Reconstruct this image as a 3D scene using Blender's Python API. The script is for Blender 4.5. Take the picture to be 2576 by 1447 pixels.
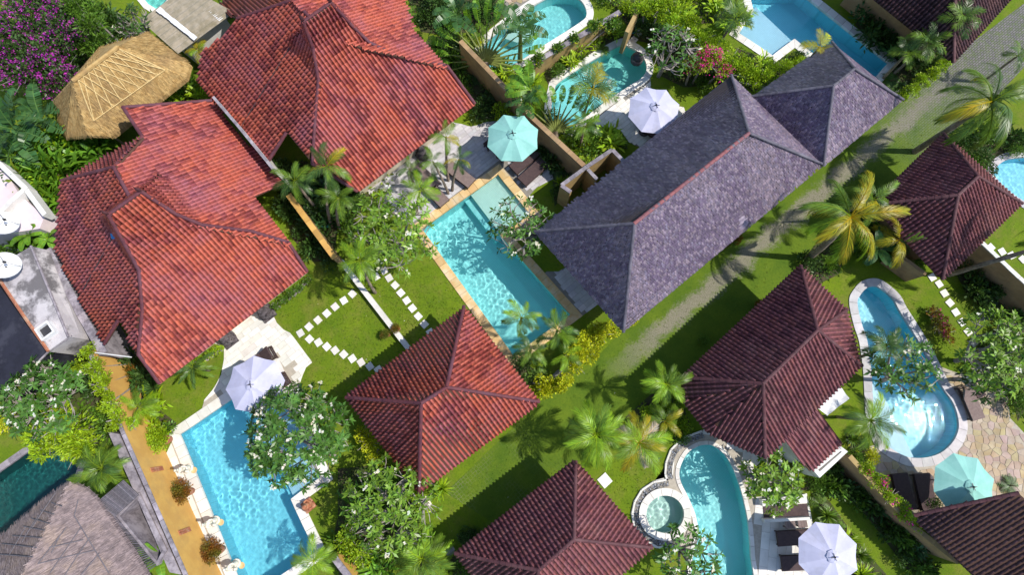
import bpy, math, random
import numpy as np
from mathutils import Vector, Matrix
from mathutils.geometry import delaunay_2d_cdt

random.seed(7)
RNG = np.random.default_rng(7)
SC = bpy.context.scene
COL = SC.collection
for o in list(bpy.data.objects):
    bpy.data.objects.remove(o)

# ------------------------------------------------------------------ camera, sky, sun, exposure
CAM_H, TILT = 30.0, math.radians(12)
cam = bpy.data.cameras.new('camera'); cam.lens = 20.0; cam.sensor_width = 36.0
cam.clip_start = 0.5; cam.clip_end = 1500
cam_o = bpy.data.objects.new('camera', cam); COL.objects.link(cam_o)
cam_o.location = (0, 0, CAM_H); cam_o.rotation_euler = (TILT, 0, 0)
SC.camera = cam_o
SUN_EL = math.radians(53)                       # sun stands over +X
world = bpy.data.worlds.new('World'); SC.world = world; world.use_nodes = True
wn = world.node_tree
sky = wn.nodes.new('ShaderNodeTexSky'); sky.sky_type = 'NISHITA'; sky.sun_disc = False
sky.sun_elevation = SUN_EL; sky.sun_rotation = math.radians(90); sky.air_density = 1.0; sky.dust_density = 0.6
wn.links.new(sky.outputs[0], wn.nodes['Background'].inputs[0])
wn.nodes['Background'].inputs[1].default_value = 0.15
sun = bpy.data.lights.new('sun', 'SUN'); sun.energy = 4.2; sun.angle = math.radians(0.53); sun.color = (1.0, 0.95, 0.86)
sun_o = bpy.data.objects.new('sun', sun); COL.objects.link(sun_o)
sun_o.rotation_euler = (0, math.pi / 2 - SUN_EL, 0); sun_o.location = (20, 0, 30)
sun.cycles.is_caustics_light = True
SC.view_settings.view_transform = 'Standard'; SC.view_settings.look = 'None'
SC.view_settings.exposure = 0.28; SC.view_settings.gamma = 1.0
SC.view_settings.use_curve_mapping = False
SC.render.engine = 'CYCLES'
SC.cycles.use_denoising = True
SC.cycles.max_bounces = 8; SC.cycles.transparent_max_bounces = 8; SC.cycles.transmission_bounces = 6
SC.cycles.caustics_refractive = True; SC.cycles.blur_glossy = 0.5

# ------------------------------------------------------------------ layout helpers
# places are read off a 2576-wide survey of the site; S() turns a survey point and a height into metres
_c, _s, _f = math.cos(TILT), math.sin(TILT), 1431.0
def S(x, y, z=0.0):
    u = (x - 1288) / _f; v = (y - 723.5) / _f; k = (CAM_H - z) / (_c + v * _s)
    return Vector((u * k, (_s - v * _c) * k, z))
OX = (0, 645.3, 1290.6, 1930.8); OY = (0, 484.0, 962.8)
def T(c, r, x, y): return (OX[c] + x / 2.989, OY[r] + y / 2.989)
def TL(c, r, pts): return [T(c, r, x, y) for x, y in pts]
TH = math.radians(39.7)
E1 = Vector((math.cos(TH), math.sin(TH), 0)); E2 = Vector((math.sin(TH), -math.cos(TH), 0))
def AB(a, b, z): p = E1 * a + E2 * b; return Vector((p.x, p.y, z))
def on_plane(px, axis, z0, c, k):
    """survey point on the roof plane z = z0 + k*(coord - c), coord along E1 ('a') or E2 ('b')"""
    p = S(px[0], px[1], 0); A = p.dot(E1 if axis == 'a' else E2) / CAM_H
    z = (z0 + k * (A * CAM_H - c)) / (1 + k * A)
    return S(px[0], px[1], z)
def PXM(px, z=0): return px / 48.8 * (CAM_H - z) / CAM_H

# ------------------------------------------------------------------ object helpers
def link(o, parent=None, pin=None):
    COL.objects.link(o)
    if parent is not None:
        o.parent = parent
        if pin is not None: o.matrix_parent_inverse = pin
    return o
def tag(o, label=None, cat=None, group=None, kind=None):
    if label: o['label'] = label
    if cat: o['category'] = cat
    if group: o['group'] = group
    if kind: o['kind'] = kind
    return o
def thing(name, label, cat, loc=(0, 0, 0), rz=0.0, group=None, scale=1.0):
    o = bpy.data.objects.new(name, None); COL.objects.link(o); o.empty_display_size = 0.3
    o.location = loc; o.rotation_euler = (0, 0, rz); o.scale = (scale,) * 3
    return tag(o, label, cat, group)
def inv(o):
    return (Matrix.LocRotScale(o.location, o.rotation_euler, o.scale)).inverted()

class MB:
    """collects verts / faces / per-vertex tint"""
    def __init__(s): s.V = []; s.F = []; s.C = []; s.t = (1, 1, 1)
    def v(s, p): s.V.append((p[0], p[1], p[2])); s.C.append(s.t); return len(s.V) - 1
    def face(s, pts): s.F.append([s.v(p) for p in pts])
    def prism(s, pts, z0, z1, bottom=False):
        n = len(pts); a = [s.v((p[0], p[1], z0)) for p in pts]; b = [s.v((p[0], p[1], z1)) for p in pts]
        s.F.append(b)
        if bottom: s.F.append(a[::-1])
        for i in range(n): s.F.append([a[i], a[(i + 1) % n], b[(i + 1) % n], b[i]])
    def box(s, c, d, rot=None):
        x, y, z = d[0] / 2, d[1] / 2, d[2] / 2; i0 = len(s.V)
        for q in ((-x, -y, -z), (x, -y, -z), (x, y, -z), (-x, y, -z), (-x, -y, z), (x, -y, z), (x, y, z), (-x, y, z)):
            p = Vector(q)
            if rot is not None: p = rot @ p
            s.v(p + Vector(c))
        for f in ((3, 2, 1, 0), (4, 5, 6, 7), (0, 1, 5, 4), (1, 2, 6, 5), (2, 3, 7, 6), (3, 0, 4, 7)): s.F.append([i0 + k for k in f])
    def tube(s, pts, radii, n=6, cap=True):
        pts = [Vector(p) for p in pts]; rings = []
        for i, p in enumerate(pts):
            d = (pts[min(i + 1, len(pts) - 1)] - pts[max(i - 1, 0)])
            if d.length < 1e-9: d = Vector((0, 0, 1))
            d.normalize(); a = d.orthogonal().normalized() if i == 0 else (pa - d * pa.dot(d)).normalized()
            pa = a; b = d.cross(a); r = radii[i] if hasattr(radii, '__len__') else radii
            rings.append([s.v(p + (a * math.cos(2 * math.pi * k / n) + b * math.sin(2 * math.pi * k / n)) * r) for k in range(n)])
        for i in range(len(rings) - 1):
            for k in range(n): s.F.append([rings[i][k], rings[i][(k + 1) % n], rings[i + 1][(k + 1) % n], rings[i + 1][k]])
        if cap: s.F.append(rings[0][::-1]); s.F.append(rings[-1])
    def lathe(s, prof, n=16, c=(0, 0, 0), sx=1, sy=1, noise=0.0, rng=random):
        rings = []
        for r, z in prof:
            rings.append([s.v((c[0] + sx * r * math.cos(2 * math.pi * k / n) * (1 + rng.uniform(-noise, noise)), c[1] + sy * r * math.sin(2 * math.pi * k / n) * (1 + rng.uniform(-noise, noise)), c[2] + z)) for k in range(n)])
        for i in range(len(rings) - 1):
            for k in range(n): s.F.append([rings[i][k], rings[i][(k + 1) % n], rings[i + 1][(k + 1) % n], rings[i + 1][k]])
        s.F.append(rings[0][::-1]); s.F.append(rings[-1])
    def mesh(s, name, mat, smooth=False):
        me = bpy.data.meshes.new(name); me.from_pydata(s.V, [], s.F)
        a = me.attributes.new('tint', 'FLOAT_COLOR', 'POINT')
        c = np.ones((len(s.V), 4), np.float32); c[:, :3] = np.array(s.C, np.float32).reshape(-1, 3); a.data.foreach_set('color', c.ravel())
        if smooth: me.polygons.foreach_set('use_smooth', [True] * len(me.polygons))
        me.materials.append(mat); me.update(); return me
    def build(s, name, mat, parent=None, pin=None, smooth=False):
        return link(bpy.data.objects.new(name, s.mesh(name, mat, smooth)), parent, pin)

def quad_mesh(name, V, Q, tint, mat, smooth=False):
    V = np.asarray(V, np.float32); Q = np.asarray(Q, np.int32); me = bpy.data.meshes.new(name)
    me.vertices.add(len(V)); me.vertices.foreach_set('co', V.ravel())
    me.loops.add(Q.size); me.loops.foreach_set('vertex_index', Q.ravel())
    me.polygons.add(len(Q)); me.polygons.foreach_set('loop_start', np.arange(0, Q.size, 4, dtype=np.int32))
    a = me.attributes.new('tint', 'FLOAT_COLOR', 'POINT')
    c = np.ones((len(V), 4), np.float32); c[:, :3] = tint; a.data.foreach_set('color', c.ravel())
    if smooth: me.polygons.foreach_set('use_smooth', [True] * len(Q))
    me.materials.append(mat); me.update(calc_edges=True); me.validate(); return me

# ------------------------------------------------------------------ materials
def new_mat(name):
    m = bpy.data.materials.new(name); m.use_nodes = True; nt = m.node_tree
    return m, nt, nt.nodes['Principled BSDF'], lambda t: nt.nodes.new(t)
def rgb(c): return (c[0], c[1], c[2], 1)
def mixc(nt, a, b, fac, mode='MIX'):
    n = nt.nodes.new('ShaderNodeMix'); n.data_type = 'RGBA'; n.blend_type = mode; n.clamp_factor = True
    for i, s in ((6, a), (7, b), (0, fac)):
        if hasattr(s, 'is_linked'): nt.links.new(s, n.inputs[i])
        elif i == 0: n.inputs[0].default_value = s
        else: n.inputs[i].default_value = rgb(s)
    return n.outputs[2]
def noise(nt, scale, detail=4, rough=0.6, vec=None, dist=0.0):
    n = nt.nodes.new('ShaderNodeTexNoise'); n.inputs['Scale'].default_value = scale; n.inputs['Detail'].default_value = detail
    n.inputs['Roughness'].default_value = rough; n.inputs['Distortion'].default_value = dist
    if vec is not None: nt.links.new(vec, n.inputs['Vector'])
    return n.outputs['Fac']
def ramp(nt, fac, p0, p1, c0=(0, 0, 0), c1=(1, 1, 1)):
    n = nt.nodes.new('ShaderNodeValToRGB'); e = n.color_ramp.elements
    e[0].position = p0; e[1].position = p1; e[0].color = rgb(c0); e[1].color = rgb(c1); nt.links.new(fac, n.inputs[0]); return n.outputs[0]
def geo(nt): return nt.nodes.new('ShaderNodeNewGeometry').outputs['Position']
def mapping(nt, vec, rz=0, scale=(1, 1, 1)):
    n = nt.nodes.new('ShaderNodeMapping'); n.inputs['Rotation'].default_value = (0, 0, rz); n.inputs['Scale'].default_value = scale
    nt.links.new(vec, n.inputs['Vector']); return n.outputs[0]
def bump(nt, b, h, strength, dist=0.02):
    n = nt.nodes.new('ShaderNodeBump'); n.inputs['Strength'].default_value = strength; n.inputs['Distance'].default_value = dist
    nt.links.new(h, n.inputs['Height']); nt.links.new(n.outputs[0], b.inputs['Normal'])
def surf(name, c0, c1, scale=3.0, rough=0.7, c2=None, s2=0.5, lo=0.4, hi=0.6, c2amt=0.7, c2lo=.5, c2hi=.62, bmp=0.3, bdist=0.01, bscale=None, tint=True, spec=0.3):
    """two-tone noise, a larger stain colour, optional per-piece tint and fine bump"""
    m, nt, b, N = new_mat(name); pos = geo(nt)
    col = mixc(nt, c0, c1, ramp(nt, noise(nt, scale, 5, .65, pos), lo, hi))
    if c2 is not None:
        f = ramp(nt, noise(nt, s2, 6, .7, pos), c2lo, c2hi, (0, 0, 0), (c2amt,) * 3); col = mixc(nt, col, c2, f)
    if tint:
        a = N('ShaderNodeAttribute'); a.attribute_name = 'tint'; col = mixc(nt, col, a.outputs['Color'], 1.0, 'MULTIPLY')
    nt.links.new(col, b.inputs['Base Color']); b.inputs['Roughness'].default_value = rough; b.inputs['Specular IOR Level'].default_value = spec
    if bmp: bump(nt, b, noise(nt, bscale or scale * 8, 4, .7, pos), bmp, bdist)
    return m
def leaf_mat(name, col, trans=0.3, rough=0.45, hue=None):
    m, nt, b, N = new_mat(name)
    a = N('ShaderNodeAttribute'); a.attribute_name = 'tint'
    base = mixc(nt, col, hue or tuple(min(1, c * 1.6 + .02) for c in col), ramp(nt, noise(nt, 1.3, 3, .6, geo(nt)), .4, .65))
    c = mixc(nt, base, a.outputs['Color'], 1.0, 'MULTIPLY')
    nt.links.new(c, b.inputs['Base Color']); b.inputs['Roughness'].default_value = rough; b.inputs['Specular IOR Level'].default_value = .35
    t = N('ShaderNodeBsdfTranslucent'); nt.links.new(c, t.inputs[0]); mx = N('ShaderNodeMixShader'); mx.inputs[0].default_value = trans
    nt.links.new(b.outputs[0], mx.inputs[1]); nt.links.new(t.outputs[0], mx.inputs[2]); nt.links.new(mx.outputs[0], nt.nodes['Material Output'].inputs[0])
    return m
def plain(name, c, rough=.6, metal=0.0, **k):
    m = surf(name, c, tuple(x * .82 for x in c), rough=rough, scale=k.get('scale', 6), bmp=k.get('bmp', .15)); m.node_tree.nodes['Principled BSDF'].inputs['Metallic'].default_value = metal; return m

M = {}
M['tile_red'] = surf('red clay tile', (.47, .120, .078), (.40, .092, .066), 2.2, .6, (.31, .105, .135), .33, c2amt=.8, c2lo=.44, c2hi=.66, bmp=.25, spec=.12)
M['tile_dark'] = surf('weathered brown clay tile', (.25, .088, .092), (.175, .060, .072), 2.5, .65, (.26, .12, .115), .6, c2amt=.6, bmp=.25)
M['tile_black'] = surf('sooty brown clay tile', (.10, .045, .052), (.06, .03, .04), 2.5, .65, (.17, .085, .08), .8, c2amt=.5, bmp=.25)
M['shingle'] = surf('ironwood shingle', (.25, .20, .27), (.18, .145, .20), 3.0, .55, (.30, .25, .33), .5, c2amt=.5, bmp=.4, spec=.4)
M['roof_under'] = plain('roof batten wood', (.10, .05, .035), .8)
M['shingle_under'] = plain('dark batten wood', (.05, .04, .045), .8)
M['ridge_red'] = surf('ridge cap clay', (.13, .036, .042), (.085, .026, .038), 3, .65, (.12, .05, .07), .8, bmp=.3)
M['ridge_clay'] = surf('pink clay ridge cap', (.27, .095, .10), (.20, .07, .08), 3, .65, (.16, .08, .1), .8, bmp=.3)
M['ridge_dark'] = surf('dark ridge cap clay', (.10, .036, .042), (.065, .025, .032), 3, .65, (.13, .06, .065), .8, bmp=.3)
M['ridge_shingle'] = surf('shingle ridge board', (.12, .11, .145), (.07, .065, .085), 4, .6, (.18, .17, .21), 1.0, bmp=.3)
M['plaster'] = surf('cream plaster', (.62, .55, .42), (.55, .47, .34), 1.5, .85, (.38, .33, .25), .8, c2amt=.4)
M['plaster_white'] = surf('white plaster', (.74, .72, .68), (.66, .64, .6), 1.2, .85, (.42, .4, .38), .7, c2amt=.45)
M['wall_tan'] = surf('tan rendered wall', (.62, .37, .10), (.55, .31, .085), 1.3, .85, (.42, .26, .10), 1.0, c2amt=.35)
M['wall_ochre'] = surf('weathered ochre wall', (.42, .30, .13), (.34, .23, .10), 1.3, .85, (.22, .17, .09), 1.2, c2amt=.6)
M['wall_brown'] = surf('brown rendered wall', (.38, .25, .13), (.30, .19, .10), 1.3, .85, (.18, .13, .08), 1.0, c2amt=.5)
M['coping_grey'] = surf('grey mossy cement coping', (.30, .27, .30), (.17, .15, .17), 3, .85, (.42, .38, .42), 1.2)
M['limestone'] = surf('white limestone paver', (.76, .73, .68), (.69, .66, .61), 2.0, .75, (.56, .52, .46), .9, c2amt=.5, c2lo=.55, c2hi=.7)
M['greystone'] = surf('pale grey stone paver', (.56, .54, .55), (.47, .45, .47), 2.0, .75, (.45, .42, .42), .9, c2amt=.4)
M['sandstone'] = surf('yellow sandstone', (.66, .48, .24), (.62, .40, .17), 1.6, .75, (.68, .56, .38), 1.2, c2amt=.7)
M['flagstone'] = surf('honey flagstone', (.46, .38, .28), (.38, .29, .20), 1.4, .8, (.29, .24, .2), 1.1, c2amt=.55)
M['mortar'] = plain('sandy mortar', (.45, .40, .33), .9)
M['mortar_dark'] = plain('grey mortar', (.25, .23, .20), .9)
M['trunk'] = surf('palm trunk bark', (.28, .22, .17), (.17, .13, .10), 6, .85, (.36, .30, .24), 2, bmp=.6)
M['branch'] = surf('pale frangipani bark', (.36, .32, .30), (.25, .22, .20), 6, .8, (.2, .17, .15), 2)
M['stem'] = surf('green brown stem', (.16, .13, .06), (.10, .08, .04), 6, .8)
M['soil'] = surf('planting soil', (.075, .06, .035), (.05, .045, .022), 3, .95, (.06, .085, .02), .9, c2amt=.9, c2lo=.42, c2hi=.6, bmp=.7, bdist=.03)
M['wicker'] = surf('dark brown wicker', (.075, .045, .038), (.05, .03, .026), 20, .6)
M['cushion'] = surf('dark cushion fabric', (.085, .055, .055), (.065, .042, .044), 8, .85)
M['cushion_taupe'] = surf('taupe cushion fabric', (.22, .165, .15), (.18, .13, .12), 8, .85)
M['canopy_white'] = surf('lavender white canvas', (.52, .52, .68), (.46, .46, .61), 1.1, .8, (.40, .39, .47), 1.7, c2amt=.4, bmp=.3)
M['canopy_teal'] = surf('pale teal canvas', (.27, .55, .50), (.23, .50, .45), 1.5, .8, bmp=.2)
M['metal_dark'] = plain('dark powder coated metal', (.05, .05, .055), .45)
M['white_paint'] = plain('white paint', (.78, .78, .78), .5)
M['stone_dark'] = surf('dark carved lava stone', (.13, .11, .12), (.06, .05, .055), 8, .85, (.2, .18, .18), 3, bmp=.8, bdist=.03)
M['stone_white'] = surf('white carved limestone', (.80, .76, .66), (.70, .64, .52), 6, .7, (.5, .45, .36), 3, c2amt=.5)
M['terracotta'] = surf('terracotta', (.42, .16, .08), (.33, .12, .07), 5, .75, (.5, .33, .22), 3)
M['concrete'] = surf('stained concrete', (.52, .49, .50), (.42, .39, .41), 1.2, .85, (.13, .12, .125), .55, c2amt=.95, c2lo=.5, c2hi=.6)
M['pink_floor'] = surf('pale pink terrace screed', (.72, .60, .62), (.66, .55, .57), 1.0, .85, (.5, .42, .43), .6, c2amt=.4)
M['black_roof'] = surf('black bitumen roof', (.022, .022, .035), (.014, .014, .022), 2, .6, (.05, .05, .07), 1)
M['asbestos'] = surf('lichened corrugated sheet', (.36, .31, .24), (.26, .23, .17), 2.2, .85, (.20, .17, .10), .9, c2amt=.7)
M['thatch_gold'] = surf('golden alang thatch', (.50, .34, .14), (.38, .235, .085), 4, .85, (.28, .18, .085), .7, c2amt=.6)
M['thatch_grey'] = surf('old grey thatch', (.27, .21, .21), (.19, .15, .155), 4, .85, (.33, .25, .21), .7, c2amt=.6)
M['bamboo'] = surf('pale bamboo', (.74, .56, .27), (.62, .44, .19), 8, .6)
M['bamboo_grey'] = surf('grey bamboo', (.17, .155, .175), (.12, .11, .13), 8, .7)
M['petal'] = leaf_mat('white petals', (.82, .78, .62), .3, .6, (.86, .84, .78))
M['magenta'] = leaf_mat('magenta bracts', (.42, .03, .36), .35, .6, (.52, .05, .46))
M['pink_petal'] = leaf_mat('hot pink bracts', (.72, .02, .25), .35, .6, (.8, .04, .4))
M['leaf_dark'] = leaf_mat('dark leaf', (.040, .090, .012))
M['leaf_mid'] = leaf_mat('mid green leaf', (.085, .175, .012))
M['leaf_lime'] = leaf_mat('lime leaf', (.25, .37, .008), .35)
M['leaf_yellow'] = leaf_mat('yellow green leaf', (.42, .45, .010), .35)
M['leaf_red'] = leaf_mat('red croton leaf', (.26, .10, .015), .3, .5, (.14, .17, .02))
M['leaf_palm'] = leaf_mat('palm leaf', (.10, .18, .012), .3, .38)
M['leaf_palm_dark'] = leaf_mat('dark palm leaf', (.045, .10, .016), .25, .35)
M['leaf_palm_lime'] = leaf_mat('bright palm leaf', (.18, .31, .012), .35, .38)
M['leaf_palm_gold'] = leaf_mat('golden palm leaf', (.30, .30, .014), .35, .38, (.42, .34, .02))
M['leaf_dry'] = leaf_mat('dry bleached frond', (.42, .36, .28), .2, .7)
M['leaf_fran'] = leaf_mat('frangipani leaf', (.065, .155, .02), .3, .32)
M['leaf_fran_lime'] = leaf_mat('pale frangipani leaf', (.14, .25, .02), .34, .35)
M['leaf_banana'] = leaf_mat('banana leaf', (.11, .24, .014), .35, .35)
M['leaf_banana_dark'] = leaf_mat('dark banana leaf', (.035, .10, .022), .3, .35)
M['rachis'] = plain('leaf stalk', (.30, .26, .06), .5)

def lawn_material():
    m, nt, b, N = new_mat('lawn'); pos = geo(nt)
    c = mixc(nt, (.095, .165, .008), (.155, .225, .010), ramp(nt, noise(nt, .5, 5, .65, pos), .35, .65))
    c = mixc(nt, c, (.21, .19, .045), ramp(nt, noise(nt, .8, 6, .75, pos), .48, .72, (0, 0, 0), (.75,) * 3))
    c = mixc(nt, c, (.05, .10, .008), ramp(nt, noise(nt, 9, 4, .8, pos), .48, .72, (0, 0, 0), (.75,) * 3))
    c = mixc(nt, c, (.26, .31, .05), ramp(nt, noise(nt, 34, 3, .8, pos), .55, .75, (0, 0, 0), (.45,) * 3))
    nt.links.new(c, b.inputs['Base Color']); b.inputs['Roughness'].default_value = .9; b.inputs['Specular IOR Level'].default_value = .15
    bump(nt, b, noise(nt, 40, 5, .8, pos), .9, .03); return m
M['lawn'] = lawn_material()
def lane_material(b0):
    """grass lane: worn gravel track along it, turf pavers in the near part, grey paving at the far end"""
    m, nt, b, N = new_mat('lane turf and gravel'); pos = geo(nt)
    grass = mixc(nt, (.075, .135, .012), (.125, .185, .014), ramp(nt, noise(nt, .6, 5, .65, pos), .35, .65))
    grass = mixc(nt, grass, (.045, .10, .008), ramp(nt, noise(nt, 9, 4, .8, pos), .48, .72, (0, 0, 0), (.75,) * 3))
    stone = mixc(nt, (.30, .26, .22), (.17, .16, .11), ramp(nt, noise(nt, 16, 4, .8, pos), .4, .62))
    rot = mapping(nt, pos, -TH)
    br = N('ShaderNodeTexBrick'); br.inputs['Scale'].default_value = 1; br.inputs['Brick Width'].default_value = .24; br.inputs['Row Height'].default_value = .12
    br.inputs['Mortar Size'].default_value = .018; br.inputs['Mortar Smooth'].default_value = .4
    br.inputs['Color1'].default_value = rgb((.22, .20, .22)); br.inputs['Color2'].default_value = rgb((.16, .15, .165)); br.inputs['Mortar'].default_value = rgb((.06, .075, .03))
    nt.links.new(rot, br.inputs['Vector'])
    sep = N('ShaderNodeSeparateXYZ'); nt.links.new(rot, sep.inputs[0])
    def mth(op, x, y):
        n = N('ShaderNodeMath'); n.operation = op
        for i, s in enumerate((x, y)):
            if s is None: continue
            if hasattr(s, 'is_linked'): nt.links.new(s, n.inputs[i])
            else: n.inputs[i].default_value = s
        return n.outputs[0]
    wob = mth('MULTIPLY', mth('SUBTRACT', noise(nt, .9, 5, .7, pos), .5), 1.5)
    d = mth('ABSOLUTE', mth('ADD', mth('ADD', sep.outputs[1], b0), wob), None)
    edge = mth('MULTIPLY', mth('SUBTRACT', noise(nt, 7, 6, .85, pos), .5), 1.5)
    track = ramp(nt, mth('ADD', d, edge), .22, .60, (.85,) * 3, (0, 0, 0))
    far = ramp(nt, mth('MULTIPLY', mth('ADD', sep.outputs[0], mth('MULTIPLY', wob, 1.2)), .02), .50, .68)   # along the lane, metres x 0.02
    gone = ramp(nt, mth('MULTIPLY', mth('ADD', sep.outputs[0], wob), .02), .09, .17)
    near = ramp(nt, mth('MULTIPLY', mth('ADD', sep.outputs[0], 10.0), .05), .12, .55, (1, 1, 1), (0, 0, 0))
    track = mixc(nt, (0, 0, 0), track, gone)
    vo = N('ShaderNodeTexVoronoi'); vo.feature = 'DISTANCE_TO_EDGE'; vo.inputs['Scale'].default_value = 6.0; vo.inputs['Randomness'].default_value = .35; nt.links.new(rot, vo.inputs['Vector'])
    cell = ramp(nt, vo.outputs[0], .04, .12, (.55,) * 3, (0, 0, 0))
    patch = ramp(nt, noise(nt, .45, 4, .7, pos), .42, .6)
    cell = mixc(nt, (0, 0, 0), mixc(nt, (0, 0, 0), cell, patch), near)
    c = mixc(nt, grass, (.30, .27, .20), cell)
    c = mixc(nt, c, stone, track)
    thin = mixc(nt, br.outputs[0], grass, ramp(nt, noise(nt, 3.5, 5, .8, pos), .46, .62, (0, 0, 0), (.55,) * 3))
    c = mixc(nt, c, thin, far)
    nt.links.new(c, b.inputs['Base Color']); b.inputs['Roughness'].default_value = .9; b.inputs['Specular IOR Level'].default_value = .15
    bump(nt, b, noise(nt, 36, 5, .8, pos), .8, .03); return m
def pool_tile(name, c, c2, deep=None):
    m, nt, b, N = new_mat(name); pos = geo(nt); rot = mapping(nt, pos, -TH)
    br = N('ShaderNodeTexBrick'); br.offset = 0; br.inputs['Scale'].default_value = 1; br.inputs['Brick Width'].default_value = .1; br.inputs['Row Height'].default_value = .1
    br.inputs['Mortar Size'].default_value = .006; br.inputs['Color1'].default_value = rgb(c); br.inputs['Color2'].default_value = rgb(c2)
    br.inputs['Mortar'].default_value = rgb(tuple(x * .85 for x in c)); nt.links.new(rot, br.inputs['Vector'])
    col = mixc(nt, br.outputs[0], tuple(x * .82 for x in c), ramp(nt, noise(nt, .35, 4, .6, pos), .4, .7, (0, 0, 0), (.6,) * 3))
    nt.links.new(col, b.inputs['Base Color']); b.inputs['Roughness'].default_value = .4; return m
M['pool_blue'] = pool_tile('blue pool tile', (.22, .72, .86), (.24, .75, .89))
M['pool_turq'] = pool_tile('turquoise pool tile', (.30, .80, .80), (.32, .83, .83))
M['pool_green'] = pool_tile('green pool tile', (.24, .76, .68), (.26, .79, .71))
M['pool_pale'] = pool_tile('pale pool shelf tile', (.52, .74, .66), (.58, .78, .7))
M['pool_sky'] = pool_tile('pale blue shelf tile', (.42, .66, .78), (.46, .7, .82))
M['pool_dark'] = pool_tile('dark green pool tile', (.006, .10, .09), (.008, .12, .11))
def water_material(name, c):
    m = bpy.data.materials.new(name); m.use_nodes = True; nt = m.node_tree; nt.nodes.clear()
    o = nt.nodes.new('ShaderNodeOutputMaterial'); g = nt.nodes.new('ShaderNodeBsdfGlass'); g.inputs['IOR'].default_value = 1.33
    g.inputs['Roughness'].default_value = 0; g.inputs['Color'].default_value = rgb(c); nt.links.new(g.outputs[0], o.inputs[0]); return m
M['water'] = water_material('pool water', (.93, .99, 1.0))

# ------------------------------------------------------------------ flat geometry helpers
def inside(p, poly):
    x, y = p[0], p[1]; r = False; j = len(poly) - 1
    for i in range(len(poly)):
        xi, yi = poly[i][0], poly[i][1]; xj, yj = poly[j][0], poly[j][1]
        if (yi > y) != (yj > y) and x < (xj - xi) * (y - yi) / (yj - yi) + xi: r = not r
        j = i
    return r
def inside_np(X, Y, poly):
    r = np.zeros(X.shape, bool); j = len(poly) - 1
    for i in range(len(poly)):
        xi, yi = poly[i][0], poly[i][1]; xj, yj = poly[j][0], poly[j][1]
        if yi != yj: r ^= ((yi > Y) != (yj > Y)) & (X < (xj - xi) * (Y - yi) / (yj - yi) + xi)
        j = i
    return r
def area(poly): return .5 * sum(poly[i][0] * poly[(i + 1) % len(poly)][1] - poly[(i + 1) % len(poly)][0] * poly[i][1] for i in range(len(poly)))
def ccw(poly): return poly if area(poly) > 0 else poly[::-1]
def world2(pts, z=0): return ccw([(S(x, y, z).x, S(x, y, z).y) for x, y in pts])
def smooth_loop(pts, n=5):
    out = []; k = len(pts)
    for i in range(k):
        p0, p1, p2, p3 = (Vector(pts[(i + d) % k][:2]) for d in (-1, 0, 1, 2))
        for j in range(n):
            t = j / n; out.append(tuple(.5 * (2 * p1 + (p2 - p0) * t + (2 * p0 - 5 * p1 + 4 * p2 - p3) * t * t + (3 * p1 - p0 - 3 * p2 + p3) * t ** 3)))
    return out
def clip_convex(sub, clip):
    out = list(sub)
    for i in range(len(clip)):
        a, b = clip[i], clip[(i + 1) % len(clip)]; src, out = out, []
        if not src: break
        def sd(p): return (b[0] - a[0]) * (p[1] - a[1]) - (b[1] - a[1]) * (p[0] - a[0])
        for j in range(len(src)):
            p, q = src[j - 1], src[j]; dp, dq = sd(p), sd(q)
            if (dp >= 0) != (dq >= 0):
                t = dp / (dp - dq); out.append((p[0] + (q[0] - p[0]) * t, p[1] + (q[1] - p[1]) * t))
            if dq >= 0: out.append(q)
    return out
def sheet(name, poly, z, mat, holes=(), kind='structure', extra=None):
    vs = [Vector(p[:2]) for p in poly]; es = [(i, (i + 1) % len(poly)) for i in range(len(poly))]
    for h in holes:
        k = len(vs); vs += [Vector(p[:2]) for p in h]; es += [(k + i, k + (i + 1) % len(h)) for i in range(len(h))]
    V, Ed, F, *_ = delaunay_2d_cdt(vs, es, [], 0, 1e-5)
    mb = MB(); keep = []
    for f in F:
        c = (sum(V[i][0] for i in f) / len(f), sum(V[i][1] for i in f) / len(f))
        if inside(c, poly) and not any(inside(c, h) for h in holes): keep.append(list(f))
    mb.V = [(v[0], v[1], z) for v in V]; mb.C = [(1, 1, 1)] * len(V); mb.F = keep
    o = mb.build(name, mat); o['kind'] = kind; return o
def offset_loop(pts, d):
    n = len(pts); out = []
    for i in range(n):
        p, a, b = Vector(pts[i]), Vector(pts[i - 1]), Vector(pts[(i + 1) % n])
        d1 = (p - a).normalized(); d2 = (b - p).normalized(); n1 = Vector((d1.y, -d1.x)); n2 = Vector((d2.y, -d2.x))
        m = (n1 + n2).normalized(); out.append(p + m * min(d / max(m.dot(n1), .35), d * 2))
    return out
def tintv(lo, hi): k = random.uniform(lo, hi); return (k * random.uniform(.97, 1.03), k, k * random.uniform(.97, 1.03))

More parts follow.
